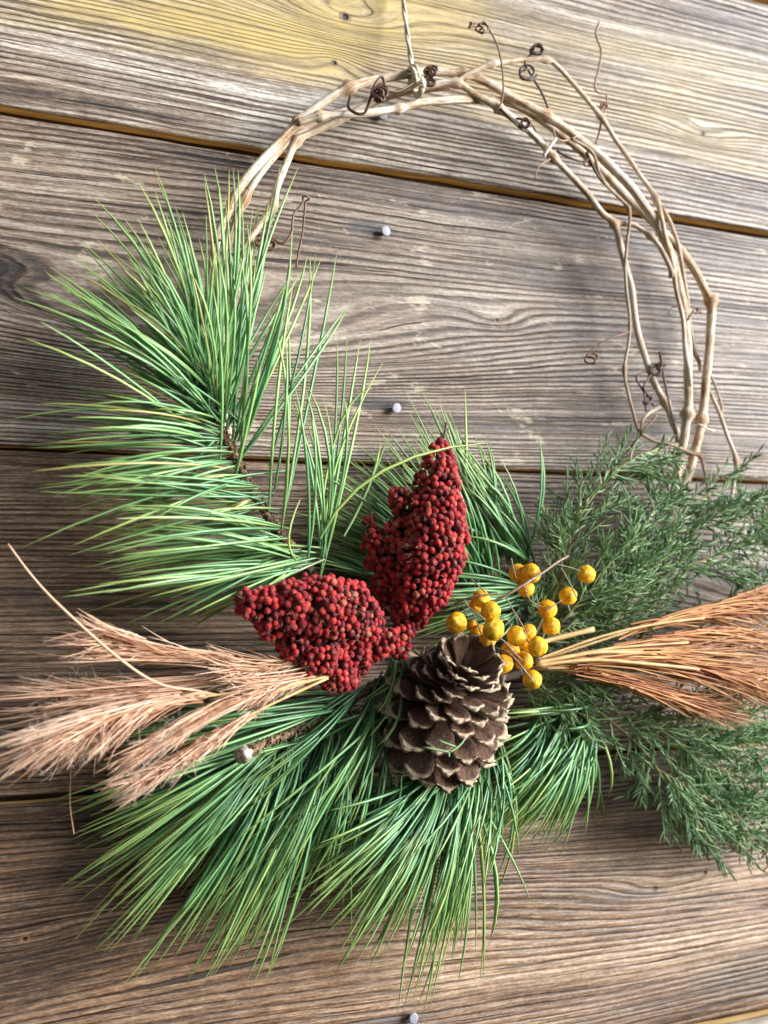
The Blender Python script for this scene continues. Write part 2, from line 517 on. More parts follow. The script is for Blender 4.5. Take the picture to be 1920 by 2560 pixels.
for i in range(6):
    zt = JOINTS[i] - GAPS[i] / 2
    zb = JOINTS[i + 1] + GAPS[i + 1] / 2
    nx = 170
    # front profile from the bottom of the edge face round to the top: (y, z); the last two make the shiplap tongue behind
    rb = 0.0011
    prof = [(0.020, zb), (0.010, zb), (rb * 1.6, zb), (rb * 0.4, zb + rb * 0.4), (0.0, zb + rb * 1.5)]
    nz = 14
    for k in range(1, nz):
        prof.append((0.0, zb + (zt - zb) * k / nz))
    prof += [(0.0, zt - rb * 1.5), (rb * 0.4, zt - rb * 0.4), (rb * 1.6, zt), (0.009, zt), (0.009, zt + 0.008), (0.020, zt + 0.008)]
    verts, faces, mi = [], [], []
    for a in range(nx + 1):
        x = X0 + (X1 - X0) * a / nx
        cup = 0.0008 * mnoise.noise(Vector((x * 3, i * 9.0, 0)))
        for j, (y, z) in enumerate(prof):
            front = 3 <= j <= len(prof) - 5
            wz = 0.0
            if j <= 4 and j >= 1:
                wz = 0.0007 * mnoise.noise(Vector((x * 38, i * 5.0, 1.0))) + 0.0007 * mnoise.noise(Vector((x * 9, i * 5.0, 4.0)))
            if len(prof) - 6 <= j <= len(prof) - 3:
                wz = 0.0006 * mnoise.noise(Vector((x * 38, i * 5.0, 7.0))) + 0.0007 * mnoise.noise(Vector((x * 9, i * 5.0, 9.0)))
            verts.append((x, y + cup + (0.0005 * mnoise.noise(Vector((x * 14, z * 90, i))) if front else 0), z + wz))
    m = len(prof)
    for a in range(nx):
        for j in range(m - 1):
            faces.append((a * m + j, (a + 1) * m + j, (a + 1) * m + j + 1, a * m + j + 1))
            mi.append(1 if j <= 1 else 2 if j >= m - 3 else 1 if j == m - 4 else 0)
    me = bpy.data.meshes.new('plank')
    me.from_pydata(verts, [], faces)
    me.materials.append(plank_mats[i]); me.materials.append(edge_m); me.materials.append(M['tongue_dark'])
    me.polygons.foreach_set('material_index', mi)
    me.polygons.foreach_set('use_smooth', [True] * len(faces))
    me.update()
    o = bpy.data.objects.new('plank', me)
    link(o, wall)
    o['label'] = ['plank above the top edge of the picture', 'top plank with ochre yellow upper half and two knots', 'plank behind the ring with arched grain and two nails',
                  'dark brown plank behind the pine and sumac', 'tan plank under the lowest needles with long faint arches', 'lowest plank at the bottom right corner'][i]
bm_ = MB()
bv = [(X0, 0.0215, -0.55), (X1, 0.0215, -0.55), (X1, 0.0215, 0.6), (X0, 0.0215, 0.6)]
bm_.v = [Vector(p) for p in bv]; bm_.f = [(0, 1, 2, 3)]
bm_.build('backing_board', edge_m, wall)

# ------------------------------------------------------------------ nails
for (px, py), lab in zip([(957, 287), (965, 577), (992, 1020), (1035, 2547)],
                         ['grey nail head half hidden under the vine at the top of the ring', 'grey nail head in the middle of the empty ring',
                          'grey nail head just above the sumac and pine tips', 'grey nail head at the bottom edge of the picture']):
    c = W(px, py, 0.0045)
    nb = MB()
    prof = [(0.0013, 0.006), (0.0013, -0.0026), (0.0027, -0.0030), (0.0031, -0.0036), (0.0031, -0.0042), (0.0027, -0.0046), (0.0012, -0.00475)]
    for i, (r, y) in enumerate(prof):
        for k in range(20):
            an = 2 * math.pi * k / 20
            wob = 1 + 0.05 * math.sin(an * 2 + px)
            nb.v.append(Vector((c.x + math.cos(an) * r * wob, y, c.z + math.sin(an) * r * wob)))
    for i in range(len(prof) - 1):
        for k in range(20):
            a = i * 20 + k; b = i * 20 + (k + 1) % 20
            nb.f.append((a, b, b + 20, a + 20))
    nb.f.append(tuple((len(prof) - 1) * 20 + k for k in range(20)))
    o = nb.build('nail', 'nail', None, smooth=False)
    tag(o, lab, 'nail', 'nails in the planks')

# ------------------------------------------------------------------ vine ring
ring = thing('vine_wreath', W(1150, 700, 0.02), 'bare twisted grapevine ring with curling tendrils', 'wreath')


def vine(pp, r_px, sub=7, nodes=(), tone=1.0, name='vine', taper=1.0):
    pts = wpath(pp, sub=sub)
    n = len(pts)
    rad, ts, out = [], [], []
    nodepts = [W(*q) for q in nodes]
    sd_ = U(0, 99)
    L = 0.0
    for i, p in enumerate(pts):
        if i:
            L += (p - pts[i - 1]).length
        depth = (p - CAM).dot(FW)
        r = 0.68 * r_px * depth / FPX * (1 + (taper - 1) * i / (n - 1))
        r *= 1 + 0.09 * mnoise.noise(Vector((L * 70, sd_, 0))) + 0.07 * mnoise.noise(Vector((L * 300, sd_, 3)))
        k = 0.0
        for q in nodepts:
            k = max(k, math.exp(-((p - q).length / 0.0030) ** 2))
        rad.append(r * (1 + 0.75 * k)); ts.append(k)
        out.append(p + Vector((mnoise.noise(Vector((L * 45, sd_, 9))), 0, mnoise.noise(Vector((L * 45, sd_, 19))))) * 0.0006)
    b = MB().tube(out, rad, 9, tone, ts)
    return b.build(name, 'vine', ring)


# the outer strand: from behind the pine, over the top, down the right
vine([(565, 1110, .012), (526, 930, .016), (524, 740, .024), (540, 610, .03), (566, 540, .03), (602, 462, .03), (680, 372, .03), (745, 306, .03), (800, 262, .03), (872, 220, .031), (958, 196, .029), (1030, 184, .026), (1099, 179, .025),
      (1157, 188, .025), (1203, 200, .025), (1284, 243, .026), (1365, 291, .026), (1440, 341, .027), (1510, 399, .027), (1568, 457, .028), (1614, 518, .028), (1649, 575, .028), (1678, 640, .028),
      (1697, 711, .027), (1708, 760, .027), (1716, 827, .027), (1719, 885, .028), (1719, 943, .028), (1721, 1001, .029), (1719, 1036, .029), (1712, 1088, .028), (1695, 1174, .026), (1684, 1240, .024), (1640, 1380, .02), (1520, 1560, .018)],
     17, nodes=[(872, 221, .031), (745, 306, .03), (1365, 291, .026), (1719, 1036, .029), (1157, 188, .025)], taper=0.95)
# second strand, crossing under it
vine([(745, 306, .033), (790, 292, .035), (850, 286, .035), (905, 283, .034), (960, 277, .033), (996, 271, .032), (1047, 258, .031), (1134, 249, .028), (1203, 252, .024), (1261, 256, .02), (1320, 280, .018), (1400, 335, .018),
      (1480, 405, .018), (1560, 485, .018), (1630, 555, .018), (1690, 612, .018), (1735, 674, .018), (1768, 738, .019), (1778, 762, .019), (1774, 856, .02), (1765, 943, .021), (1761, 1001, .021), (1753, 1059, .022), (1735, 1134, .022),
      (1714, 1205, .021), (1670, 1320, .018)], 14, nodes=[(996, 271, .032), (1776, 752, .019), (800, 291, .035), (1757, 1050, .022)], taper=1.15)
# inner strand on the left, swinging over at the top node and down the inside right
vine([(580, 1130, .010), (545, 930, .014), (575, 760, .020), (608, 640, .024), (637, 580, .025), (681, 516, .025), (694, 463, .024), (716, 407, .023), (744, 354, .022), (795, 325, .02), (850, 303, .019), (895, 275, .02), (945, 252, .021), (1000, 232, .023),
      (1065, 217, .025), (1140, 207, .028), (1192, 239, .029), (1246, 270, .03), (1307, 313, .03), (1359, 365, .03), (1383, 394, .03), (1423, 434, .029), (1469, 486, .028), (1504, 532, .027), (1536, 559, .026), (1552, 615, .024),
      (1566, 671, .022), (1579, 723, .021), (1588, 792, .021), (1600, 850, .021), (1618, 908, .021), (1638, 960, .022), (1663, 1007, .023), (1678, 1047, .022), (1697, 1105, .019), (1690, 1220, .015)],
     14, nodes=[(681, 514, .025), (744, 356, .022), (1142, 207, .028), (1247, 271, .03), (1383, 392, .03), (1536, 559, .026), (1663, 1005, .023)], taper=0.85)
# a strand lying beside the first on the left
vine([(570, 1120, .008), (535, 930, .010), (550, 740, .015), (575, 600, .02), (612, 500, .022), (654, 430, .022), (700, 376, .022), (745, 335, .02), (800, 302, .018), (870, 276, .016), (960, 240, .014), (1060, 225, .016), (1130, 215, .018)],
     13, nodes=[(612, 500, .022)], tone=0.75)
# the strand that leaves the top node and arches outside the ring
vine([(1142, 205, .03), (1165, 187, .031), (1198, 172, .032), (1228, 160, .032), (1290, 151, .03), (1362, 149, .028), (1392, 164, .027), (1440, 217, .026), (1502, 292, .024), (1544, 359, .024), (1585, 417, .025), (1637, 492, .026), (1652, 540, .032),
      (1662, 590, .034), (1682, 660, .034), (1690, 720, .033), (1706, 790, .033), (1712, 860, .033), (1722, 930, .032), (1727, 990, .028)],
     9, nodes=[(1228, 160, .032), (1365, 149, .028), (1503, 293, .024), (1640, 497, .026)], tone=0.8)
# right hand extras
vine([(1536, 559, .026), (1579, 561, .027), (1600, 572, .028), (1625, 590, .03), (1652, 622, .034), (1676, 670, .036), (1682, 694, .036)], 9, nodes=[(1536, 559, .026), (1625, 590, .03), (1682, 694, .036)], tone=0.6)
vine([(1654, 515, .02), (1680, 570, .02), (1698, 622, .02), (1714, 723, .018), (1724, 804, .016), (1735, 874, .015), (1748, 905, .015), (1752, 926, .015)], 8, tone=0.55)
vine([(1429, 347, .032), (1481, 382, .033), (1504, 446, .032), (1544, 492, .03), (1570, 521, .03), (1574, 555, .03), (1568, 600, .03), (1564, 671, .028), (1567, 735, .026), (1575, 804, .025), (1572, 856, .025), (1561, 926, .025), (1572, 989, .026),
      (1590, 1059, .027), (1600, 1086, .027), (1574, 1125, .026), (1540, 1172, .024), (1500, 1240, .02)], 6, nodes=[(1504, 446, .032), (1570, 521, .03), (1561, 926, .025), (1600, 1084, .027)], tone=0.25)
vine([(1776, 980, .014), (1799, 1036, .013), (1822, 1099, .012), (1839, 1148, .012), (1836, 1200, .012), (1820, 1290, .012)], 7, nodes=[(1839, 1150, .012)], tone=0.7)
vine([(1774, 930, .010), (1790, 970, .010), (1806, 1022, .011), (1800, 1040, .013)], 5, tone=0.45)
vine([(1600, 1084, .028), (1640, 1103, .03), (1678, 1111, .034), (1730, 1133, .034), (1750, 1140, .033), (1760, 1170, .03), (1768, 1215, .026), (1772, 1300, .02)], 6, nodes=[(1748, 1138, .033)], tone=0.15)
vine([(1651, 1018, .025), (1624, 1032, .027), (1607, 1051, .028), (1601, 1078, .028)], 6, tone=0.6)
vine([(1602, 1080, .029), (1622, 1060, .031), (1642, 1036, .032)], 4, tone=0.1)
# the lower half of the ring, under the greenery
vine([(528, 800, .010), (535, 980, .009), (600, 1170, .009), (690, 1320, .009), (790, 1440, .010), (930, 1570, .010), (1080, 1670, .010), (1190, 1700, .010), (1300, 1685, .010), (1420, 1640, .010), (1550, 1540, .011), (1640, 1400, .013), (1690, 1230, .016)], 14, tone=0.2)


def tendril(pp, r_px, mat='tendril', tone=0.5, sub=6, coils=()):
    """coils: (index into pp, centre px, py, d, radius px, turns)"""
    pts = wpath(pp, sub=sub)
    depth = (pts[0] - CAM).dot(FW)
    r = 0.8 * r_px * depth / FPX
    MBt = MB().tube(pts, [r * (1 + 0.15 * mnoise.noise(p * 200)) * (1 - 0.3 * i / len(pts)) for i, p in enumerate(pts)], 6, tone)
    o = MBt.build('tendril', mat, ring)
    for (cx, cy, cd, cr, turns, ph) in coils:
        cp = []
        n = int(turns * 12)
        for i in range(n + 1):
            an = ph + 2 * math.pi * i / 12
            rr = cr * (1 - 0.45 * i / n)
            cp.append(W(cx + math.cos(an) * rr + 5 * math.sin(i * 0.35), cy + math.sin(an) * rr * 0.85 + 8 * (i / n - 0.5), cd + 0.0016 * math.sin(an * 1.1) + 0.0025 * (i / n)))
        MB().tube(cp, r * 0.9, 6, tone).build('coil', mat, o)
    return o


tendril([(876, 240, .034), (871, 268, .039), (890, 283, .043), (909, 284, .044), (919, 268, .045), (927, 242, .045), (934, 220, .045), (945, 199, .045), (955, 193, .045), (961, 206, .045), (960, 222, .043), (975, 227, .042), (995, 228, .041), (1017, 218, .04),
         (1041, 202, .039), (1068, 190, .037)], 5.2, tone=0.3, coils=[(950, 232, .047, 19, 3.5, 2.0), (948, 246, .049, 11, 3, 0.5), (1077, 179, .038, 14, 2.6, 2.6), (1075, 205, .037, 13, 2.4, 0.3)])
tendril([(645, 588, .026), (665, 591, .028), (684, 598, .03), (702, 608, .031), (718, 600, .032), (729, 580, .032), (731, 556, .032), (735, 534, .032), (749, 517, .032), (758, 504, .032), (757, 493, .033), (768, 490, .034), (773, 498, .033), (764, 505, .032),
         (761, 536, .032), (756, 585, .03), (748, 623, .029), (740, 668, .028)], 4.6, tone=0.45, coils=[(672, 612, .03, 20, 2.4, 0.2), (655, 605, .028, 16, 1.6, 2.0)])
tendril([(606, 682, .026), (630, 676, .028), (654, 655, .03), (661, 642, .031), (658, 623, .031), (668, 608, .031)], 4.6, tone=0.9)
tendril([(535, 606, .034), (548, 600, .037), (562, 606, .037), (568, 622, .036)], 5.0, tone=0.9)
tendril([(1236, 284, .032), (1249, 266, .034), (1258, 231, .035), (1256, 174, .036), (1244, 116, .037), (1222, 72, .037), (1209, 54, .037), (1198, 62, .037)], 3.4, tone=0.55, coils=[(1203, 74, .037, 14, 2.2, 4.0), (1178, 62, .036, 9, 1.5, 0)])
tendril([(1374, 279, .027), (1354, 231, .029), (1330, 191, .03), (1312, 156, .03), (1328, 134, .03)], 4.4, tone=0.12, coils=[(1318, 182, .03, 27, 1.7, 0.4), (1342, 125, .03, 17, 2.6, 1.0)])
tendril([(1498, 55, .016), (1490, 87, .017), (1503, 127, .018), (1498, 168, .019), (1487, 214, .02), (1496, 232, .02), (1516, 238, .021), (1514, 270, .022), (1504, 300, .023)], 3.6, tone=0.85, coils=[(1508, 264, .022, 11, 2.0, 0)])
tendril([(1504, 300, .023), (1498, 330, .02), (1489, 360, .018)], 3.6, tone=0.85)
tendril([(1571, 830, .026), (1545, 840, .028), (1516, 850, .028), (1488, 868, .027), (1466, 888, .026)], 3.6, tone=0.5, coils=[(1478, 899, .025, 15, 1.9, 3.0)])
tendril([(1620, 928, .024), (1600, 934, .028), (1591, 948, .029), (1602, 967, .029), (1610, 980, .029), (1612, 1008, .029), (1616, 1030, .028)], 4.0, tone=0.05, coils=[(1637, 925, .026, 19, 2.4, 0), (1620, 1000, .028, 15, 1.4, 1)])
tendril([(1634, 1015, .028), (1622, 990, .029), (1609, 970, .03), (1618, 950, .03), (1630, 935, .028)], 3.4, tone=0.05)
tendril([(1649, 880, .024), (1655, 912, .027), (1660, 945, .028), (1668, 985, .029), (1678, 1030, .03), (1692, 1082, .03)], 4.2, tone=0.15, coils=[(1650, 915, .027, 11, 1.8, 0)])
tendril([(1382, 324, .031), (1390, 345, .033), (1406, 352, .033), (1426, 349, .031), (1442, 340, .03)], 3.6, tone=1.0)
tendril([(1358, 390, .033), (1372, 370, .035), (1390, 346, .035)], 7, mat='raffia')
tendril([(1375, 398, .032), (1353, 411, .034), (1342, 428, .034), (1340, 447, .034)], 2.8, tone=1.0)
tendril([(1290, 296, .033), (1312, 300, .036), (1330, 312, .036), (1340, 330, .034)], 4, tone=0.2, coils=[(1312, 308, .036, 15, 2.2, 0.5)])
tendril([(1392, 378, .032), (1420, 392, .033), (1446, 402, .033), (1462, 404, .032)], 5, tone=0.15)
tendril([(1462, 404, .033), (1476, 398, .034), (1480, 412, .033), (1464, 414, .033), (1460, 402, .033)], 5, tone=0.95)
tendril([(1250, 272, .034), (1275, 296, .036), (1300, 320, .036), (1318, 330, .034)], 4, tone=0.1)
tendril([(1466, 380, .033), (1484, 420, .035), (1500, 448, .034)], 5, tone=0.1)
tendril([(1720, 800, .03), (1738, 772, .03), (1752, 780, .03)], 3, tone=0.7, coils=[(1744, 775, .03, 9, 1.4, 0)])
tendril([(1714, 780, .032), (1694, 768, .033), (1680, 770, .032), (1672, 786, .032)], 3, tone=0.75)
tendril([(1732, 1072, .03), (1748, 1062, .034), (1768, 1072, .034), (1786, 1078, .032)], 4, mat='raffia')
tendril([(1648, 1150, .035), (1664, 1200, .034), (1672, 1230, .032)], 3.4, tone=0.2)

# ------------------------------------------------------------------ hanging cord
cord = thing('hanging_cord', W(1040, 200, 0.03), 'jute twine looped round the top of the vine ring and rising out of the picture', 'cord')
axis = spline([W(998, -160, .006), W(1003, -60, .008), (W(1010, 20, .012)), W(1020, 100, .018), W(1030, 168, .024)], 14)
for s in (0, 1):
    pts = []
    for i, p in enumerate(axis):
        an = i * 0.3 + s * math.pi
        sp = 0.00055
        pts.append(p + Vector((math.cos(an) * sp, math.sin(an) * sp, 0)))
    MB().tube(pts, 0.00105, 7, 0.5).build('strand', 'twine', cord)
for q, (cx, cy, rx, ry, tl) in enumerate([(1033, 178, 15, 13, 0.2), (1036, 196, 17, 22, 0.6), (1044, 212, 16, 24, 0.3), (1050, 222, 15, 20, 0.8), (1030, 188, 12, 18, -0.4)]):
    cp = []
    for i in range(17):
        an = 2 * math.pi * i / 16
        u, v_ = math.cos(an), math.sin(an)
        cp.append(W(cx + rx * u * math.cos(tl) * 0.7 - ry * v_ * math.sin(tl) * 0.5, cy + ry * v_, 0.030 + 0.0085 * u + 0.001 * q))
    MB().tube(cp, 0.00135, 7, 0.5).build('loop', 'twine', cord)
fz = MB()
for i in range(60):
    p = axis[rng.randrange(20, len(axis))]
    d_ = Vector((G(0, 1), G(0, 1), G(0, 1))).normalized()
    q = p + d_ * U(.001, .0035)
    fz.tube([p, (p + q) / 2 + Vector((G(0, .0004), 0, G(0, .0004))), q], 0.00008, 3, 0.5, cap=False)
fz.build('loose_fibres', 'twine', cord, kind='stuff')


# ------------------------------------------------------------------ pine branches
def needle_mesh(mb, a, m, b, r, rnd, n=7, sides=4):
    pts = bez(a, m, b, n)
    rad = [r * (0.75 if i == 0 else 1.0) for i in range(n + 1)]
    rad[-2] = r * 0.72
    rad[-1] = r * 0.12
    mb.tube(pts, rad, sides, rnd, cap=False, squash=0.72)


def pine(name, label, stem, stem_r, guides, count, d_base, d_tip, sag=0.05, rpx=3.9, jit=(30, 62), lf=(0.64, 1.02), own=290, tone=(0.5, 0.2), bud=None, weights=None, dsag=0.012, group='pine sprays tied to the ring', extra=()):
    sp = wpath(stem, sub=8)
    T = thing(name, sp[0], label, 'pine branch', group)
    n = len(sp)
    # bark: knobbly tube with scale-like ridges
    b = MB()
    b.tube(sp, [stem_r * (1.15 - 0.35 * i / n) for i in range(n)], 9, 0.5)
    for k in range(len(b.v)):
        p = b.v[k]
        ax = sp[min(k // 9, n - 1)]
        b.v[k] = p + (p - ax) * (0.35 * mnoise.noise(p * 700) + 0.2 * mnoise.noise(p * 1800))
    b.build('stem', 'pine_bark', T)
    for s in range(n * 2):                         # bark scales left by old needle bundles
        pass
    sc = MB()
    for s in range(n * 7):
        u = U(0, n - 1.01); i = int(u)
        ax = sp[i].lerp(sp[i + 1], u - i)
        tg = (sp[i + 1] - sp[i]).normalized()
        o_ = tg.orthogonal().normalized(); o_ = Matrix.Rotation(U(0, 6.28), 3, tg) @ o_
        r0 = stem_r * 0.95
        p0 = ax + o_ * r0
        sc.tube([p0, p0 + (tg * 0.7 + o_ * 0.55) * U(.0012, .0024)], [0.0007, 0.0003], 4, U(0, 1))
    sc.build('bark_scales', 'pine_bark', T, kind='stuff')
    L = []
    ng = len(guides)
    cum = weights or [1] * (ng - 1)
    segs = rng.choices(range(ng - 1), weights=cum, k=count)
    for s in segs:
        u = rng.random()
        (g0, g1) = (guides[s], guides[s + 1])
        bx = g0[0] + (g1[0] - g0[0]) * u + G(0, jit[0] * 0.6); by = g0[1] + (g1[1] - g0[1]) * u + G(0, jit[0] * 0.6)
        tx = g0[2] + (g1[2] - g0[2]) * u + G(0, jit[1]); ty = g0[3] + (g1[3] - g0[3]) * u + G(0, jit[1])
        f = U(*lf)
        if rng.random() < .32:
            l0 = math.hypot(tx - bx, ty - by)
            tx += G(0, 95); ty += G(0, 95)
            k_ = min(1.0, l0 / math.hypot(tx - bx, ty - by))
            tx, ty = bx + (tx - bx) * k_, by + (ty - by) * k_
        f0 = U(-.10, .14)
        bx, by = bx + (tx - bx) * f0, by + (ty - by) * f0
        tx, ty = bx + (tx - bx) * f, by + (ty - by) * f
        db = d_base + G(0, 0.003)
        dt = d_tip[0] + (d_tip[1] - d_tip[0]) * rng.random()
        L.append((bx, by, db, tx, ty, dt))
    NL = []
    for (bx, by, db, tx, ty, dt) in L:
        for q in range(rng.choice((1, 2, 2))):      # bundles of two
            a = W(bx, by, max(db, .004)); c = W(tx + (G(0, 26) if q else 0), ty + (G(0, 26) if q else 0), max(dt + (G(0, .006) if q else 0), .003))
            ln = (c - a).length
            m_ = (a + c) / 2 + Vector((G(0, .028) * ln, -dsag - abs(G(0, 0.010)), sag * ln + G(0, .028) * ln))
            NL.append((a, m_, c, (dt + db) / 2))
    for e in extra:                                 # single needles seen clearly in the photograph: base, bend, tip, tone
        a, m_, c = W(*e[0]), W(*e[1]), W(*e[2])
        NL.append((a, m_ * 2 - (a + c) / 2, c, 9.0))
    NL.sort(key=lambda q: -q[3])
    rest = MB()
    for i, (a, m_, c, dd) in enumerate(NL):
        depth = (m_ - CAM).dot(FW)
        r = rpx * depth / FPX * U(0.82, 1.12)
        rd = min(1, max(0, G(*tone)))
        if dd == 9.0:
            rd = U(.8, .95)
        if i < own:
            mb = MB()
            needle_mesh(mb, a, m_, c, r, rd, n=6)
            mb.build('needle', 'needle', T)
        else:
            needle_mesh(rest, a, m_, c, r, rd)
    if rest.v:
        rest.build('needles', 'needle', T, kind='stuff')
    if bud:
        (px, py, d, rpx_, ax2) = bud
        c = W(px, py, d)
        r = rpx_ * mpp(d)
        bm = bmesh.new()
        bmesh.ops.create_icosphere(bm, subdivisions=3, radius=1)
        tg = (W(*ax2) - c).normalized()
        mt = tg.to_track_quat('Z', 'Y').to_matrix()
        for v in bm.verts:
            p = v.co.copy()
            k = 1 + 0.28 * mnoise.noise(p * 2.3) + 0.15 * mnoise.noise(p * 6)
            p = Vector((p.x * k, p.y * k, p.z * 1.5 * k))
            v.co = c + mt @ (p * r)
        me = bpy.data.meshes.new('bud'); bm.to_mesh(me); bm.free()
        me.polygons.foreach_set('use_smooth', [True] * len(me.polygons)); me.materials.append(M['bud'])
        link(bpy.data.objects.new('bud', me), T)
    return T


pine('pine_branch', 'large upright pine branch with long green needles filling the left side of the ring',
     [(775, 1425, .036), (758, 1399, .038), (706, 1341, .042), (654, 1266, .044), (613, 1191, .045), (579, 1127, .045), (538, 1046, .044), (522, 985, .043), (513, 925, .042)], 0.0024,
     [(800, 1380, 955, 915), (800, 1390, 825, 875), (795, 1400, 785, 850), (785, 1400, 735, 860), (700, 1330, 745, 700), (640, 1230, 748, 640), (600, 1150, 732, 622), (585, 1130, 690, 615), (570, 1100, 676, 540), (545, 1040, 610, 540), (530, 1000, 588, 455),
      (525, 980, 500, 485), (520, 960, 470, 473), (515, 960, 440, 515), (515, 970, 370, 480), (525, 990, 320, 555), (515, 1000, 255, 575), (525, 1010, 172, 635), (530, 1020, 140, 690), (530, 1030, 120, 760), (535, 1040, 110, 800),
      (540, 1050, 115, 850), (545, 1060, 75, 920), (550, 1080, 90, 1015), (560, 1095, 90, 1085), (580, 1130, 90, 1140), (600, 1170, 88, 1200), (615, 1195, 100, 1250), (640, 1240, 130, 1265), (660, 1280, 165, 1290), (690, 1320, 220, 1305),
      (700, 1340, 210, 1380), (720, 1360, 200, 1415), (740, 1390, 260, 1445), (745, 1400, 290, 1490), (750, 1405, 215, 1490), (760, 1410, 285, 1525), (770, 1420, 330, 1560), (780, 1430, 430, 1600)],
     235, 0.044, (0.006, 0.082), sag=0.035, bud=(512, 918, .043, 11, (505, 890, .043)), tone=(0.56, 0.22),
     weights=[.35, .8, .8, .25, .5, .9, .9, .9, 1, 1, 1, 1, 1, 1, 1, 1.1, 1.2, 1.2, 1.2, 1.2, 1.2, 1.2, 1.2, 1.1, 1.1, 1, 1, 1, 1, 1, 1, 1, 1, 1, .8, .8, .8, .6],
     extra=[((812, 1330, .05), (850, 1130, .055), (958, 905, .05)), ((800, 1300, .045), (850, 1060, .05), (932, 970, .05)), ((740, 1400, .075), (722, 1340, .08), (752, 1245, .08)), ((640, 1610, .02), (820, 1560, .02), (850, 1500, .02))])

pine('pine_branch', 'bluish pine spray fanning up behind the upright red sumac head',
     [(1350, 1470, .012), (1290, 1440, .014), (1220, 1440, .015), (1130, 1460, .016), (1070, 1480, .018)], 0.0022,
     [(1322, 1405, 1150, 1115), (1305, 1405, 1130, 1120), (1285, 1410, 1115, 1150), (1230, 1430, 1130, 1080), (1215, 1430, 1085, 985), (1200, 1430, 1055, 1018), (1190, 1435, 1012, 1018), (1180, 1440, 975, 1058), (1170, 1440, 940, 1098), (1160, 1445, 888, 1134),
      (1150, 1450, 850, 1150), (1130, 1450, 820, 1180), (1110, 1450, 785, 1215), (1080, 1455, 770, 1270), (1050, 1465, 760, 1340), (1000, 1480, 720, 1400), (1290, 1450, 1010, 1470), (1300, 1480, 1000, 1540), (1310, 1510, 1030, 1590), (1290, 1540, 1050, 1620)],
     190, 0.016, (0.006, 0.034), sag=0.03, own=250, tone=(0.38, 0.17), jit=(12, 22), dsag=0.008, weights=[2.6, 2.2, 1.0, .7, 1, 1, 1, 1, 1, 1, 1, 1.2, 1.3, 1.2, .9, 0, 1.4, 1.4, 1.2],
     extra=[((1178, 1425, .02), (1168, 1200, .024), (1163, 968, .022)), ((800, 1345, .085), (960, 1175, .095), (1222, 1107, .09)), ((1310, 1400, .02), (1230, 1230, .022), (1150, 1112, .022))])

pine('pine_branch', 'drooping pine branch with whitish end bud under the left grass plumes',
     [(960, 1700, .030), (840, 1770, .036), (740, 1825, .042), (660, 1860, .052), (620, 1882, .063)], 0.0024,
     [(880, 1720, 420, 1790), (860, 1740, 260, 1830), (800, 1785, 170, 1900), (790, 1795, 85, 1962), (760, 1820, 110, 2028), (750, 1825, 150, 2062), (740, 1830, 190, 2090), (720, 1840, 200, 2135), (700, 1850, 225, 2178), (690, 1860, 205, 2228),
      (690, 1865, 275, 2255), (680, 1870, 262, 2308), (690, 1875, 290, 2358), (690, 1880, 362, 2384), (720, 1890, 440, 2370), (740, 1900, 468, 2450), (760, 1900, 517, 2440), (780, 1900, 546, 2424), (800, 1895, 583, 2478), (810, 1880, 590, 2350),
      (830, 1850, 680, 2245), (850, 1840, 706, 2335), (880, 1820, 775, 2235), (910, 1790, 830, 2110),
      (880, 1730, 500, 2010), (930, 1740, 580, 2110), (950, 1765, 640, 2200), (965, 1790, 700, 2240), (960, 1770, 770, 2160), (975, 1750, 850, 2060), (990, 1660, 850, 1930), (1010, 1660, 930, 1930), (1020, 1640, 980, 1860)],
     250, 0.036, (0.006, 0.062), sag=0.055, bud=(607, 1888, 0.066, 19, (585, 1897, .052)), tone=(0.42, 0.22), weights=[.8, .9, 1, 1, 1, 1, 1, 1, 1, 1, 1.2, 1.2, 1.2, 1.2, 1.3, 1.3, 1.3, 1.3, 1.2, 1, .9, .8, .7, 0, 1.3, 1.3, 1.3, 1.1, 1.1, 1.0, 1.3, 1.0])

pine('pine_branch', 'pine branch hanging straight down below the cone, its needles pointing at the lowest nail',
     [(1260, 1800, .020), (1200, 1860, .024), (1140, 1920, .030), (1085, 1975, .036), (1062, 2030, .042)], 0.0024,
     [(1068, 1923, 742, 2096), (1073, 1928, 745, 2142), (1083, 1938, 728, 2157), (1093, 1938, 745, 2192), (1088, 1948, 780, 2276), (1093, 1948, 756, 2316), (1093, 1950, 770, 2355), (1103, 1950, 820, 2340), (1108, 1948, 895, 2357), (1113, 1948, 880, 2410),
      (1118, 1943, 926, 2470), (1128, 1938, 1006, 2436), (1133, 1936, 1047, 2482), (1138, 1930, 1062, 2490), (1148, 1928, 1100, 2400), (1158, 1918, 1138, 2450), (1168, 1913, 1148, 2440), (1203, 1888, 1190, 2245), (1223, 1888, 1238, 2255), (1258, 1848, 1215, 2170)],
     165, 0.032, (0.010, 0.070), sag=0.05, tone=(0.42, 0.22), jit=(26, 42), weights=[1, 1, 1, 1, 1, 1, 1, 1, 1.1, 1.2, 1.2, 1.2, 1.2, 1.2, 1, .9, .6, .6, .5])

pine('pine_branch', 'dark green pine tuft sweeping down to the left under the right hand sprays',
     [(1268, 1795, .020), (1330, 1775, .020), (1400, 1770, .022), (1462, 1785, .024)], 0.0026,
     [(1460, 1740, 1270, 1748), (1450, 1765, 1255, 1790), (1340, 1790, 1190, 1960), (1370, 1795, 1170, 2050), (1410, 1795, 1200, 2110), (1456, 1797, 1275, 2135), (1460, 1800, 1330, 2105), (1463, 1802, 1370, 2085), (1466, 1802, 1392, 2030)],
     115, 0.025, (0.008, 0.045), sag=0.03, tone=(0.42, 0.22), jit=(9, 20), weights=[.6, .5, 1, 1.2, 1.2, 1.3, 1.2, .8])


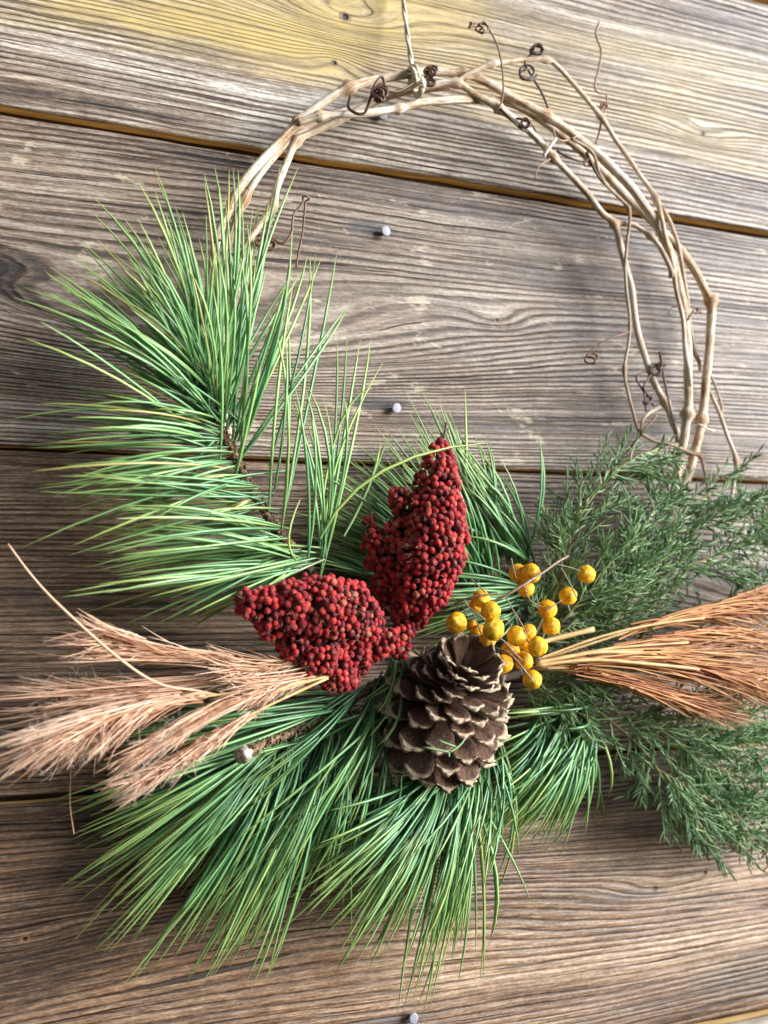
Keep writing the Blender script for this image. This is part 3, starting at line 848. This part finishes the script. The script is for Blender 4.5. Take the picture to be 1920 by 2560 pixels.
# ------------------------------------------------------------------ dried grass
def plume(parent, stalk, tips, count, mat, d_tip, r_px=2.3, u0=0.25, jit=14, stalk_r=3.2, wisp=0):
    sp = wpath(stalk, sub=8)
    n = len(sp)
    P = thing_part = MB().tube(sp, [stalk_r * (1.1 - 0.5 * i / n) * mpp(.05) for i in range(n)], 6, 0.6)
    so = P.build('stalk', 'straw', parent)
    mb = MB()
    tl = [(t[0], t[1]) for t in tips]
    for k in range(int(count * (1.25 if mat == 'fibre_pale' else .85))):
        u = (u0 + (1 - u0) * rng.random() ** 0.8) * (n - 1.01)
        i = int(u)
        a = sp[i].lerp(sp[i + 1], u - i)
        a = a + Vector((G(0, .0012), G(0, .0016), G(0, .0014)))
        s = rng.random() * (len(tl) - 1.001); j = int(s)
        tx = tl[j][0] + (tl[j + 1][0] - tl[j][0]) * (s - j) + G(0, jit); ty = tl[j][1] + (tl[j + 1][1] - tl[j][1]) * (s - j) + G(0, jit)
        e = W(tx, ty, max(.004, U(*d_tip)))
        f = U(0.55, 1.06)
        e = a + (e - a) * f
        ln = (e - a).length
        tg = (sp[i + 1] - sp[i]).normalized()
        m_ = a + tg * ln * 0.42 + Vector((G(0, .02), G(0, .05), G(0, .03))) * ln
        r = r_px * mpp(.05) * U(.6, 1.15)
        pts = bez(a, m_, e, 6)
        kz = U(0, 99)
        pts = [p + Vector((mnoise.noise(Vector((q * .9, kz, 0))), mnoise.noise(Vector((q * .9, kz, 5))), mnoise.noise(Vector((q * .9, kz, 9))))) * 0.0007 for q, p in enumerate(pts)]
        rd = min(1, max(0, G(.5, .33)))
        mb.tube(pts, [r, r, r, r * .95, r * .9, r * .65, r * .2], 3, rd, cap=False)
        # short side awns near the end
        for w in range(1):
            q = pts[rng.randrange(2, 6)]
            dd = (pts[-1] - pts[2]).normalized()
            w_ = dd * U(.004, .010) + Vector((G(0, .0018), G(0, .0018), G(0, .0018)))
            mb.tube([q, q + w_ * .5 + Vector((0, 0, G(0, .0003))), q + w_], [r * .6, r * .5, r * .12], 3, min(1, rd + .2), cap=False)
    mb.build('plume', mat, so, kind='stuff')
    if wisp:
        wb = MB()
        for k in range(wisp):
            s = rng.random() * (len(tl) - 1.001); j = int(s)
            p = sp[-1].lerp(W(tl[j][0], tl[j][1], U(*d_tip)), U(.05, .8))
            e = p + Vector((G(0, .004), G(0, .003), G(0, .004)))
            wb.tube([p, (p + e) / 2 + Vector((G(0, .001), G(0, .001), G(0, .001))), e], 0.00008, 3, 1.0, cap=False)
        wb.build('seed_fluff', 'raffia', so, kind='stuff')
    return so


gl = thing('dried_grass_bunch', W(830, 1670, .05), 'pinkish tan feathery grass plumes spreading to the left edge', 'dried grass', 'bunches of dried grass')
plume(gl, [(850, 1650, .057), (640, 1650, .062), (450, 1640, .064), (330, 1600, .062)], [(205, 1520), (190, 1565), (195, 1590), (125, 1605), (122, 1642), (230, 1650)], 130, 'fibre_pale', (0.049, 0.074), u0=.35)
plume(gl, [(850, 1670, .057), (620, 1690, .058), (420, 1725, .056)], [(120, 1695), (30, 1710), (-15, 1725), (-30, 1760), (-30, 1800), (10, 1775), (-10, 1830)], 110, 'fibre_pale', (0.039, 0.064), u0=.3, wisp=220)
plume(gl, [(830, 1690, .070), (560, 1735, .076), (400, 1752, .078), (270, 1790, .078)], [(-50, 1845), (-20, 1880), (-25, 1915), (-25, 1950), (30, 1935), (85, 1930), (140, 1930), (190, 1915), (240, 1890), (290, 1850)], 240, 'fibre_pale', (0.069, 0.094), u0=.38, wisp=320, r_px=2.5)
plume(gl, [(820, 1690, .072), (620, 1745, .078), (500, 1790, .080)], [(290, 1875), (300, 1912), (262, 1950), (330, 1915), (400, 1880)], 130, 'fibre_pale', (0.072, 0.094), u0=.3, wisp=220)
plume(gl, [(820, 1695, .072), (640, 1780, .078), (520, 1855, .080), (430, 1910, .079)], [(255, 1972), (276, 2002), (300, 2006), (390, 1962), (470, 1905), (520, 1860)], 150, 'fibre_pale', (0.069, 0.092), u0=.3, wisp=220)
plume(gl, [(860, 1650, .062), (760, 1660, .064), (660, 1672, .064)], [(490, 1610), (470, 1650), (500, 1690), (560, 1720), (620, 1735)], 120, 'fibre_pale', (0.054, 0.079), u0=.0)
plume(gl, [(840, 1680, .068), (740, 1700, .072), (660, 1725, .074)], [(540, 1690), (560, 1740), (600, 1770), (640, 1790)], 110, 'fibre_pale', (0.069, 0.086), u0=.0)
ls = MB().tube(wpath([(600, 1748, .07), (500, 1728, .075), (395, 1708, .078), (290, 1640, .08), (150, 1515, .075), (80, 1440, .07), (20, 1360, .064)], sub=8), [2.6 * mpp(.07) * (0.7 + 0.5 * math.sin(math.pi * i / 49)) for i in range(49)], 6, 0.5)
ls.build('bent_stalk', 'fibre_pale', gl)
MB().tube(wpath([(178, 1900, .06), (175, 2010, .06), (185, 2085, .06)], sub=5), 1.0 * mpp(.06), 5, 0.1).build('loose_stalk', 'fibre_pale', gl)

gr = thing('dried_grass_bunch', W(1365, 1655, .05), 'rust orange grass plumes with straw stalks reaching the right edge', 'dried grass', 'bunches of dried grass')
plume(gr, [(1340, 1655, .05), (1450, 1618, .053), (1600, 1570, .056), (1760, 1525, .056), (1870, 1488, .054)], [(1980, 1440), (1990, 1490), (1980, 1550), (1960, 1590)], 150, 'fibre_rust', (.03, .065), u0=.4, stalk_r=4, r_px=3.7)
plume(gr, [(1340, 1660, .054), (1480, 1632, .058), (1620, 1605, .06), (1770, 1575, .06)], [(1980, 1570), (1990, 1620), (1990, 1670)], 160, 'fibre_rust', (.04, .07), u0=.3, stalk_r=4, r_px=3.7)
plume(gr, [(1330, 1668, .058), (1500, 1655, .063), (1650, 1655, .066), (1790, 1672, .066), (1880, 1700, .064)], [(1985, 1640), (1995, 1700), (1990, 1760), (1985, 1790), (1930, 1780)], 240, 'fibre_rust', (.045, .078), u0=.2, stalk_r=4, r_px=3.7)
plume(gr, [(1330, 1672, .056), (1460, 1680, .06), (1580, 1715, .062), (1690, 1752, .06)], [(1880, 1745), (1885, 1775), (1870, 1808), (1840, 1815), (1770, 1795), (1740, 1800)], 210, 'fibre_rust', (.04, .07), u0=.15, stalk_r=3, r_px=3.7)
plume(gr, [(1340, 1664, .06), (1480, 1650, .064), (1640, 1640, .066)], [(1900, 1600), (1920, 1650), (1900, 1700), (1850, 1730)], 170, 'fibre_rust', (.05, .075), u0=.1, stalk_r=3, r_px=3.7)
for pp, rp in (([(1300, 1622, .046), (1368, 1602, .048), (1484, 1573, .05)], 7.5), ([(1340, 1658, .064), (1430, 1640, .067), (1500, 1630, .068), (1640, 1633, .069)], 5.5), ([(1340, 1664, .065), (1480, 1650, .07), (1640, 1662, .073), (1748, 1673, .073)], 5.0),
               ([(1340, 1650, .06), (1500, 1592, .063), (1640, 1560, .064), (1760, 1545, .063)], 3.6), ([(1350, 1656, .062), (1520, 1622, .066), (1720, 1606, .067)], 3.4), ([(1340, 1668, .06), (1500, 1672, .064), (1660, 1700, .066), (1800, 1700, .064)], 3.2)):
    pts = wpath(pp, sub=8)
    MB().tube(pts, [rp * mpp(.06) * (1 + .08 * math.sin(i * 1.3)) for i in range(len(pts))], 8, 0.5).build('straw_stalk', 'straw', gr)


# ------------------------------------------------------------------ feathery green sprays
def leafy(T, mains, reach, per, name='branchlet', dz=0.012, side=(-1, 1), lean=0.0, leafl=(22, 38)):
    foliage = MB()
    for (pp, r0) in mains:
        sp = wpath(pp, sub=7)
        n = len(sp)
        MB().tube(sp, [r0 * (1.1 - .75 * i / n) * mpp(.04) for i in range(n)], 6, 0.5).build('stem', 'leaf_stem', T)
        for k in range(per):
            u = (0.04 + 0.96 * (k + rng.random()) / per) * (n - 1.01)
            i = int(u); fr = u / n
            a = sp[i].lerp(sp[i + 1], u - i)
            tg = (sp[i + 1] - sp[i]).normalized()
            out = Vector((0, -1, 0))
            sw = tg.cross(out).normalized()
            s = rng.choice(side)
            an = U(28, 62) * math.pi / 180
            az = G(0, 0.65)
            d0 = (tg * math.cos(an) + (sw * s * math.cos(az) + out * math.sin(az) * 0.9) * math.sin(an)).normalized()
            ln = U(*reach) * mpp(.04) * (1.0 - 0.55 * fr ** 2)
            bend = (tg * 0.35 + Vector((lean, -0.1, -0.10))) * ln * U(.2, .8)
            e = a + d0 * ln + bend
            if e.y > -0.004:
                e.y = -U(.004, .010)
            m_ = a + d0 * ln * 0.55
            if m_.y > -0.003: m_.y = -0.004
            q = bez(a, m_, e, 9)
            foliage.tube(q, [.00075 * (1 - .07 * j) for j in range(10)], 4, U(.5, 1), ts=[0.0] * 10, cap=False)
            nl = max(6, int(ln / mpp(.04) / 10.0))
            sub_done = 0
            for w in range(nl):
                v = (0.08 + 0.92 * (w + rng.random()) / nl) * 8.99
                j = int(v)
                b = q[j].lerp(q[j + 1], v - j)
                t2 = (q[j + 1] - q[j]).normalized()
                oo = Matrix.Rotation(w * 2.4 + U(-.5, .5), 3, t2) @ t2.orthogonal().normalized()
                al = U(25, 55) * math.pi / 180
                ll = U(*leafl) * mpp(.04)
                dv = t2 * math.cos(al) + oo * math.sin(al)
                if rng.random() < 0.14 and sub_done < 4 and v < 7:      # side twiglet with its own leaves
                    sub_done += 1
                    l2 = ll * U(1.8, 2.8)
                    e2 = b + dv * l2 + t2 * l2 * .25
                    q2 = bez(b, b + dv * l2 * .5, e2, 5)
                    foliage.tube(q2, .0004, 3, .5, ts=[0.0] * 6, cap=False)
                    for w2 in range(9):
                        v2 = (w2 + rng.random()) / 9 * 4.99; j2 = int(v2)
                        b2 = q2[j2].lerp(q2[j2 + 1], v2 - j2)
                        t3 = (q2[j2 + 1] - q2[j2]).normalized()
                        o3 = Matrix.Rotation(U(0, 6.28), 3, t3) @ t3.orthogonal().normalized()
                        put_leaf(foliage, b2, (t3 * .8 + o3 * .6).normalized(), t3, ll * .8)
                else:
                    put_leaf(foliage, b, dv, t2, ll)
    foliage.build('foliage', 'leaf', T, kind='stuff')


def put_leaf(mb, b, dv, ax, ll):
    e = b + dv * ll + ax * ll * U(.05, .35)
    if e.y > -.002: e.y = -.003
    m_ = b + dv * ll * .55
    rd = min(1, max(0, G(.5, .22)))
    r = .00062 * U(.8, 1.15)
    mb.tube(bez(b, m_, e, 3), [r * .7, r, r, r * .35], 3, rd, cap=False)


s1 = thing('green_spray', W(1330, 1560, .03), 'feathery blue green spray rising beside the yellow berries', 'foliage spray', 'feathery green sprays')
leafy(s1, [([(1330, 1600, .03), (1405, 1440, .034), (1420, 1380, .036), (1445, 1300, .036), (1510, 1205, .034), (1560, 1162, .032), (1620, 1130, .03), (1668, 1142, .03)], 5.0),
           ([(1400, 1560, .04), (1470, 1480, .044), (1560, 1400, .045), (1620, 1300, .04), (1650, 1240, .036)], 3.0)], (75, 170), 42, lean=0.3)
s2 = thing('green_spray', W(1600, 1600, .03), 'dense feathery green spray arching to the right edge below the vine ends', 'foliage spray', 'feathery green sprays')
leafy(s2, [([(1590, 1620, .03), (1630, 1530, .034), (1650, 1440, .036), (1690, 1325, .036), (1712, 1275, .034), (1780, 1235, .032), (1850, 1222, .03), (1920, 1280, .03)], 5.0),
           ([(1650, 1440, .036), (1760, 1400, .04), (1850, 1370, .04), (1960, 1340, .036)], 3.2),
           ([(1690, 1330, .036), (1790, 1310, .04), (1880, 1300, .04), (1960, 1290, .036)], 3.0),
           ([(1500, 1600, .036), (1540, 1520, .04), (1600, 1440, .042), (1640, 1360, .04)], 3.2)], (70, 160), 26, lean=0.35)
s3 = thing('green_spray', W(1420, 1680, .03), 'drooping feathery green spray below the rust grass, hanging to the right edge', 'foliage spray', 'feathery green sprays')
leafy(s3, [([(1330, 1690, .03), (1430, 1730, .034), (1510, 1790, .036), (1560, 1832, .036), (1620, 1890, .036), (1668, 1965, .034), (1705, 2030, .032), (1770, 2085, .03), (1850, 2110, .028), (1950, 2130, .026)], 5.2),
           ([(1500, 1770, .036), (1620, 1810, .04), (1720, 1870, .04), (1800, 1920, .038), (1960, 1980, .034)], 3.6),
           ([(1560, 1800, .03), (1700, 1800, .034), (1820, 1830, .034), (1960, 1870, .03)], 3.4),
           ([(1640, 1920, .034), (1740, 1980, .036), (1840, 2040, .034), (1960, 2080, .03)], 3.0),
           ([(1640, 1850, .03), (1760, 1900, .03), (1860, 1960, .03), (1970, 2030, .028)], 3.0), ([(1690, 1980, .03), (1780, 2010, .03), (1860, 2050, .028), (1970, 2080, .026)], 3.0),
           ([(1700, 1780, .03), (1800, 1800, .03), (1960, 1800, .028)], 3.0)], (80, 175), 28, lean=0.35)
s4 = thing('green_spray', W(1340, 1720, .04), 'short green sprig under the lowest yellow berry', 'foliage spray', 'feathery green sprays')
leafy(s4, [([(1300, 1690, .036), (1380, 1700, .044), (1460, 1690, .05), (1520, 1720, .05)], 3.0), ([(1300, 1720, .034), (1400, 1760, .038), (1480, 1800, .04)], 2.8)], (50, 105), 18, lean=0.1)
s5 = thing('green_spray', W(1720, 1560, .02), 'green sprig showing just above the rust grass at the right edge', 'foliage spray', 'feathery green sprays')
leafy(s5, [([(1700, 1600, .018), (1790, 1540, .02), (1860, 1480, .02), (1950, 1450, .02)], 3.0)], (60, 110), 24)
s6 = thing('green_spray', W(1300, 1500, .02), 'low green sprig between the upright sumac head and the yellow berries', 'foliage spray', 'feathery green sprays')
leafy(s6, [([(1280, 1600, .022), (1330, 1540, .026), (1400, 1490, .03), (1480, 1450, .032)], 3.0), ([(1330, 1620, .03), (1420, 1570, .034), (1540, 1550, .036)], 3.0)], (55, 125), 30)
frag = MB()
for (a, m_, e) in (((1058, 1868, .098), (1100, 1876, .101), (1122, 1880, .101)), ((1095, 1850, .099), (1120, 1862, .101), (1140, 1866, .101)), ((1120, 1882, .101), (1145, 1872, .101), (1163, 1848, .1)), ((1120, 1880, .101), (1124, 1886, .102), (1122, 1893, .102))):
    frag.tube(bez(W(*a), W(*m_) * 1.0, W(*e), 5), [.0005, .0006, .0006, .0006, .0005, .0002], 4, .6, cap=True)
fo = frag.build('leaf_fragment', 'leaf')
tag(fo, 'loose bit of green leaf caught on the lower scales of the cone', 'leaf')


# ------------------------------------------------------------------ sumac heads
def berry_mesh(seed):
    bm = bmesh.new()
    bmesh.ops.create_icosphere(bm, subdivisions=2, radius=1.0)
    t = []
    for v in bm.verts:
        p = v.co.copy()
        k = 1 + 0.24 * mnoise.noise(p * 1.6 + Vector((seed * 9, 0, 0)))
        tip = max(0, (p.z - 0.90) / 0.10)
        v.co = Vector((p.x * k, p.y * k, p.z * 0.92 * k - 0.08 * tip))
        t.append(tip)
    me = bpy.data.meshes.new('berry')
    bm.to_mesh(me); bm.free()
    at = me.attributes.new('t', 'FLOAT', 'POINT'); at.data.foreach_set('value', np.array(t, dtype=np.float32))
    at = me.attributes.new('rnd', 'FLOAT', 'POINT'); at.data.foreach_set('value', np.zeros(len(t), dtype=np.float32))
    me.polygons.foreach_set('use_smooth', [True] * len(me.polygons))
    me.materials.append(M['red'])
    return me
berry_vars = [berry_mesh(i) for i in range(6)]


def sumac(label, balls, bpx, own=300, twig=None):
    C = [(W(x, y, d), r * mpp(d)) for (x, y, d, r) in balls]
    T = thing('sumac_head', C[len(C) // 2][0], label, 'sumac', 'red sumac seed heads')
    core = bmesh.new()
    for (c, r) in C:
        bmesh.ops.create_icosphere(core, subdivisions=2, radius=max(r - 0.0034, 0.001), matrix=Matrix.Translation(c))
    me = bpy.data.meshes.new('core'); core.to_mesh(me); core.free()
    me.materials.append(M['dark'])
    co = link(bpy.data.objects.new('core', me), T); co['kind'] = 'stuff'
    rb = bpx / 2 * mpp(.06)
    grid, pts = {}, []
    cell = rb * 2
    total = sum(r * r for _, r in C)
    tries = 0
    while tries < 42000:
        tries += 1
        s = rng.random() * total
        for (c, r) in C:
            s -= r * r
            if s <= 0: break
        nrm = Vector((G(0, 1), G(0, 1), G(0, 1))).normalized()
        if nrm.y > 0.35: continue
        # lumpy: clusters of berries bulge out, with clefts between
        p0 = c + nrm * r
        lump = mnoise.noise(p0 * 120)
        p = c + nrm * (r + 0.0036 * lump)
        if lump < -0.30 and rng.random() < .85: continue
        if any((p - c2).length < r2 - 0.0022 for (c2, r2) in C if c2 is not c): continue
        key = tuple(int(math.floor(q / cell)) for q in p)
        ok = True
        for dx in (-1, 0, 1):
            for dy in (-1, 0, 1):
                for dz in (-1, 0, 1):
                    for o in grid.get((key[0] + dx, key[1] + dy, key[2] + dz), ()):
                        if (o - p).length < rb * 1.50:
                            ok = False; break
                    if not ok: break
                if not ok: break
            if not ok: break
        if not ok: continue
        grid.setdefault(key, []).append(p)
        pts.append((p, nrm))
    pts.sort(key=lambda q: q[1].dot((CAM - q[0]).normalized()), reverse=True)
    rest = MB()
    for i, (p, nrm) in enumerate(pts):
        ax = (nrm + Vector((G(0, .45), G(0, .45), G(0, .45)))).normalized()
        s = rb * U(.74, 1.18)
        mt = Matrix.Translation(p) @ ax.to_track_quat('Z', 'Y').to_matrix().to_4x4() @ Matrix.Rotation(U(0, 6), 4, 'Z') @ Matrix.Diagonal((s * U(.92, 1.08), s * U(.92, 1.08), s, 1))
        if i < own:
            o = bpy.data.objects.new('berry', rng.choice(berry_vars))
            COL.objects.link(o); o.parent = T
            o.matrix_parent_inverse = Matrix.Translation(T.location).inverted()
            o.matrix_basis = mt
        else:
            me = berry_vars[i % 6]
            b0 = len(rest.v); rr = rng.random()
            for v in me.vertices:
                rest.v.append(mt @ v.co); rest.r.append(rr); rest.t.append(0)
            for f in me.polygons:
                rest.f.append(tuple(b0 + q for q in f.vertices))
    if rest.v:
        rest.build('berries', 'red', T, kind='stuff')
    # dry bits of twig and chaff between the berries
    ch = MB()
    for i in range(110):
        p, nrm = rng.choice(pts[:260])
        d_ = (nrm * .5 + Vector((G(0, 1), G(0, .5), G(0, 1)))).normalized()
        ch.tube([p + nrm * rb * .5, p + nrm * rb * .9 + d_ * .0012, p + nrm * rb + d_ * U(.002, .0035)], [.00022, .0002, .0001], 3, U(.3, 1), cap=False)
    ch.build('chaff', 'twig', T, kind='stuff')
    for pp, r in (twig or []):
        MB().tube(wpath(pp, sub=5), r * mpp(.06), 6, .2).build('twig', 'tendril', T)
    return T


sumac('upright dark red sumac seed head pointing up at the nail',
      [(1103, 1108, .055, 15), (1101, 1135, .055, 28), (1096, 1175, .055, 44), (1094, 1220, .056, 56), (1090, 1270, .057, 70), (1088, 1330, .058, 82), (1076, 1390, .058, 84), (1056, 1445, .056, 74), (1038, 1500, .052, 54), (1020, 1540, .048, 40),
       (928, 1312, .042, 14), (936, 1350, .042, 26), (954, 1400, .044, 38), (978, 1450, .044, 46), (990, 1500, .042, 40), (1000, 1240, .052, 24), (1005, 1290, .046, 36), (1000, 1350, .047, 48), (1010, 1410, .048, 56)], 18.5,
      twig=[([(1106, 1105, .056), (1112, 1080, .057), (1117, 1056, .057)], 3), ([(1112, 1080, .057), (1124, 1070, .057)], 2), ([(1110, 1088, .057), (1098, 1076, .058)], 2), ([(1114, 1070, .057), (1104, 1062, .057)], 1.6), ([(928, 1305, .047), (926, 1288, .048), (932, 1280, .048)], 3)])
sumac('bright red sumac seed head lying to the left above the pale grass',
      [(607, 1507, .068, 15), (630, 1512, .068, 31), (672, 1520, .068, 50), (735, 1520, .068, 64), (800, 1522, .068, 78), (858, 1535, .066, 78), (905, 1565, .062, 56), (740, 1610, .064, 44), (790, 1630, .064, 58), (835, 1665, .062, 52), (862, 1700, .058, 30),
       (885, 1640, .062, 46), (940, 1620, .064, 32), (980, 1605, .066, 27), (1005, 1585, .066, 22), (1000, 1625, .064, 22), (690, 1560, .064, 42), (876, 1518, .064, 52)], 18)

# ------------------------------------------------------------------ pine cone
def scale_mesh(seed):
    """one woody scale, unit length along +Y, +Z towards the tip of the cone"""
    bm = bmesh.new()
    rows = [(0.0, .16, .03), (0.35, .30, .04), (0.62, .46, .055), (0.80, .53, .055), (0.91, .51, .075), (0.97, .42, .085), (1.0, .24, .075)]
    nxs = 7
    top, bot, tv = [], [], {}
    for (y, w, th) in rows:
        ta, ba = [], []
        for k in range(nxs):
            s = -1 + 2 * k / (nxs - 1)
            yy = y - 0.05 * s * s * (1 if y > .5 else 0)
            curl = 0.16 * y ** 3 - 0.10 * s * s * y + 0.02 * mnoise.noise(Vector((s * 2, y * 3, seed * 7)))
            edge = 1 - abs(s) ** 4
            a = bm.verts.new((s * w, yy, curl + 0.0))
            b = bm.verts.new((s * w * .96, yy - .01, curl - th * (0.35 + .65 * edge)))
            e = max(0, (y - .95) / .05)
            rim = max(0, (abs(s) - .80) / .20) * (1 if y > .55 else 0)
            tv[a] = max(min(1, e * .75), rim * .72)
            tv[b] = max(min(1, max(0, (y - .78) / .2) * .95), rim * .6)
            ta.append(a); ba.append(b)
        top.append(ta); bot.append(ba)
    for i in range(len(rows) - 1):
        for k in range(nxs - 1):
            bm.faces.new((top[i][k], top[i][k + 1], top[i + 1][k + 1], top[i + 1][k]))
            bm.faces.new((bot[i][k + 1], bot[i][k], bot[i + 1][k], bot[i + 1][k + 1]))
        bm.faces.new((top[i][0], top[i + 1][0], bot[i + 1][0], bot[i][0]))
        bm.faces.new((top[i + 1][-1], top[i][-1], bot[i][-1], bot[i + 1][-1]))
    for k in range(nxs - 1):
        bm.faces.new((top[-1][k], top[-1][k + 1], bot[-1][k + 1], bot[-1][k]))
    # the prickle
    t0 = bm.verts.new((0.0, 1.06, 0.03)); tv[t0] = 0.9
    c3 = nxs // 2
    ring4 = [top[-1][c3 - 1], top[-1][c3 + 1], bot[-1][c3 + 1], bot[-1][c3 - 1]]
    for k in range(4):
        bm.faces.new((ring4[k], ring4[(k + 1) % 4], t0))
    bm.verts.index_update()
    t = [tv[v] for v in bm.verts]
    bmesh.ops.recalc_face_normals(bm, faces=bm.faces)
    me = bpy.data.meshes.new('scale'); bm.to_mesh(me); bm.free()
    at = me.attributes.new('t', 'FLOAT', 'POINT'); at.data.foreach_set('value', np.array(t, dtype=np.float32))
    me.polygons.foreach_set('use_smooth', [True] * len(me.polygons))
    me.materials.append(M['scale'])
    return me


scale_vars = [scale_mesh(i) for i in range(5)]
c_ax = Vector((0.03, -0.66, 0.75)).normalized()
c_c = W(1120, 1762, 0.060)
cone = thing('pine_cone', c_c, 'open brown pine cone with pale tipped scales in the middle of the swag', 'pine cone')
q0 = c_ax.to_track_quat('Z', 'Y').to_matrix().to_4x4()
NS = 98
CL = 0.052
core = MB().tube([c_c + c_ax * (CL * (u - .5)) for u in (0, .25, .5, .75, .92)], [.010, .012, .010, .0065, .002], 10, .5, ts=[0] * 5)
core.build('core', 'scale', cone)
for k in range(NS):
    t = (k + .5) / NS
    hgt = CL * (t ** 0.95 - .5)
    beta = R(122 - 96 * t ** 0.92 + G(0, 3))              # angle between the scale and the axis
    ln = 1.05 * (0.0235 + 0.0095 * math.sin(math.pi * min(1, t * 1.15 + .12))) * (1 - .20 * t) * U(.95, 1.05)
    if t < .12: ln *= .80 + t * 1.6
    wd = 0.0178 * (1.0 - .42 * t) * U(.93, 1.07)
    ang = k * R(137.508) + G(0, .05)
    base = Vector((math.cos(ang), math.sin(ang), 0)) * 0.005
    ydir = Vector((math.cos(ang) * math.sin(beta), math.sin(ang) * math.sin(beta), math.cos(beta)))
    xdir = Vector((-math.sin(ang), math.cos(ang), 0))
    zdir = xdir.cross(ydir) 
    mt = Matrix(((xdir.x * wd, ydir.x * ln, zdir.x * ln, base.x), (xdir.y * wd, ydir.y * ln, zdir.y * ln, base.y), (xdir.z * wd, ydir.z * ln, zdir.z * ln, base.z + hgt), (0, 0, 0, 1)))
    o = bpy.data.objects.new('scale', scale_vars[k % 5])
    COL.objects.link(o); o.parent = cone
    o.matrix_parent_inverse = Matrix.Translation(c_c).inverted()
    o.matrix_basis = Matrix.Translation(c_c) @ q0 @ mt

# ------------------------------------------------------------------ yellow berries
def yberry(seed):
    bm = bmesh.new()
    bmesh.ops.create_icosphere(bm, subdivisions=4, radius=1.0)
    rr = random.Random(seed)
    cells = [Vector((rr.gauss(0, 1), rr.gauss(0, 1), rr.gauss(0, 1))).normalized() for _ in range(38)]
    t = []
    for v in bm.verts:
        p = v.co.normalized()
        pw = (p + 0.16 * Vector((mnoise.noise(p * 3 + Vector((seed, 0, 0))), mnoise.noise(p * 3 + Vector((0, seed, 5))), mnoise.noise(p * 3 + Vector((9, 0, seed)))))).normalized()
        ds = sorted((pw - c).length for c in cells)
        ridge = math.exp(-((ds[1] - ds[0]) / 0.06) ** 2)
        lump = mnoise.noise(p * 1.5 + Vector((seed * 3, 0, 0)))
        v.co = p * (0.965 + 0.030 * ridge + 0.085 * lump)
        t.append(ridge)
    me = bpy.data.meshes.new('berry'); bm.to_mesh(me); bm.free()
    at = me.attributes.new('t', 'FLOAT', 'POINT'); at.data.foreach_set('value', np.array(t, dtype=np.float32))
    me.polygons.foreach_set('use_smooth', [True] * len(me.polygons))
    me.materials.append(M['yellow'])
    return me


yv = [yberry(i) for i in range(6)]
yb = thing('berry_sprig', W(1250, 1490, .07), 'grey twigs with wrinkled yellow berries beside the pine cone', 'berries')
for i, (x, y, r, d) in enumerate([(1142, 1557, 27, .076), (1180, 1563, 15, .066), (1203, 1496, 24, .07), (1226, 1528, 26, .078), (1234, 1573, 29, .09), (1220, 1600, 22, .08), (1195, 1583, 23, .07), (1291, 1590, 26, .082), (1321, 1580, 21, .07), (1276, 1626, 25, .072),
                                  (1309, 1653, 25, .078), (1344, 1616, 26, .088), (1259, 1660, 25, .08), (1331, 1699, 26, .086), (1368, 1523, 26, .064), (1378, 1566, 25, .07), (1420, 1490, 25, .066), (1466, 1436, 25, .064), (1328, 1433, 26, .066), (1293, 1432, 24, .058), (1315, 1472, 23, .06), (1316, 1612, 20, .068),
                                  (1190, 1512, 18, .06)]):
    o = bpy.data.objects.new('berry', yv[i % 6])
    COL.objects.link(o); o.parent = yb
    o.matrix_parent_inverse = Matrix.Translation(yb.location).inverted()
    s = r * mpp(d)
    o.matrix_basis = Matrix.Translation(W(x, y, d)) @ Matrix.Rotation(i * 1.7, 4, Vector((.3, .5, .8)).normalized()) @ Matrix.Diagonal((s, s * .96, s * 1.03, 1))
for pp, r in [([(1040, 1548, .045), (1100, 1530, .058), (1150, 1503, .068), (1190, 1490, .074), (1252, 1483, .078)], 4.0), ([(1225, 1506, .072), (1264, 1489, .076), (1312, 1460, .078), (1355, 1433, .074), (1390, 1408, .068), (1420, 1390, .06)], 5.5),
              ([(1264, 1492, .077), (1286, 1531, .082), (1307, 1566, .086), (1320, 1603, .086), (1330, 1612, .086)], 3.2), ([(1160, 1500, .07), (1169, 1515, .074), (1190, 1532, .08), (1213, 1551, .084)], 3.4), ([(1182, 1531, .076), (1192, 1556, .08), (1203, 1584, .082)], 3.0),
              ([(1240, 1590, .092), (1262, 1605, .093), (1291, 1637, .09), (1305, 1650, .086)], 3.0), ([(1240, 1620, .085), (1267, 1629, .091), (1290, 1650, .095), (1310, 1674, .098), (1333, 1704, .0985)], 3.6), ([(1402, 1420, .066), (1418, 1446, .07), (1442, 1494, .074)], 3.0),
              ([(1178, 1448, .07), (1196, 1464, .074), (1214, 1482, .076)], 3.0), ([(1278, 1396, .06), (1284, 1425, .064), (1290, 1446, .066)], 3.4), ([(1120, 1470, .05), (1140, 1510, .06), (1145, 1535, .07)], 2.6), ([(1155, 1505, .066), (1166, 1545, .07)], 3.0),
              ([(1310, 1465, .072), (1325, 1500, .068), (1360, 1520, .066)], 2.4), ([(1390, 1410, .068), (1430, 1420, .066), (1462, 1432, .066)], 2.4), ([(1250, 1548, .082), (1272, 1552, .082), (1278, 1568, .08)], 2.6), ([(1346, 1640, .088), (1350, 1652, .09), (1346, 1660, .09)], 3),
              ([(1302, 1670, .082), (1304, 1690, .084)], 2.6), ([(1360, 1530, .07), (1405, 1500, .072)], 2.4)]:
    pts = wpath(pp, sub=6)
    MB().tube(pts, [r * .62 * mpp(.07) * (1 + .18 * mnoise.noise(p * 400)) for p in pts], 7, .5).build('twig', 'twig', yb)
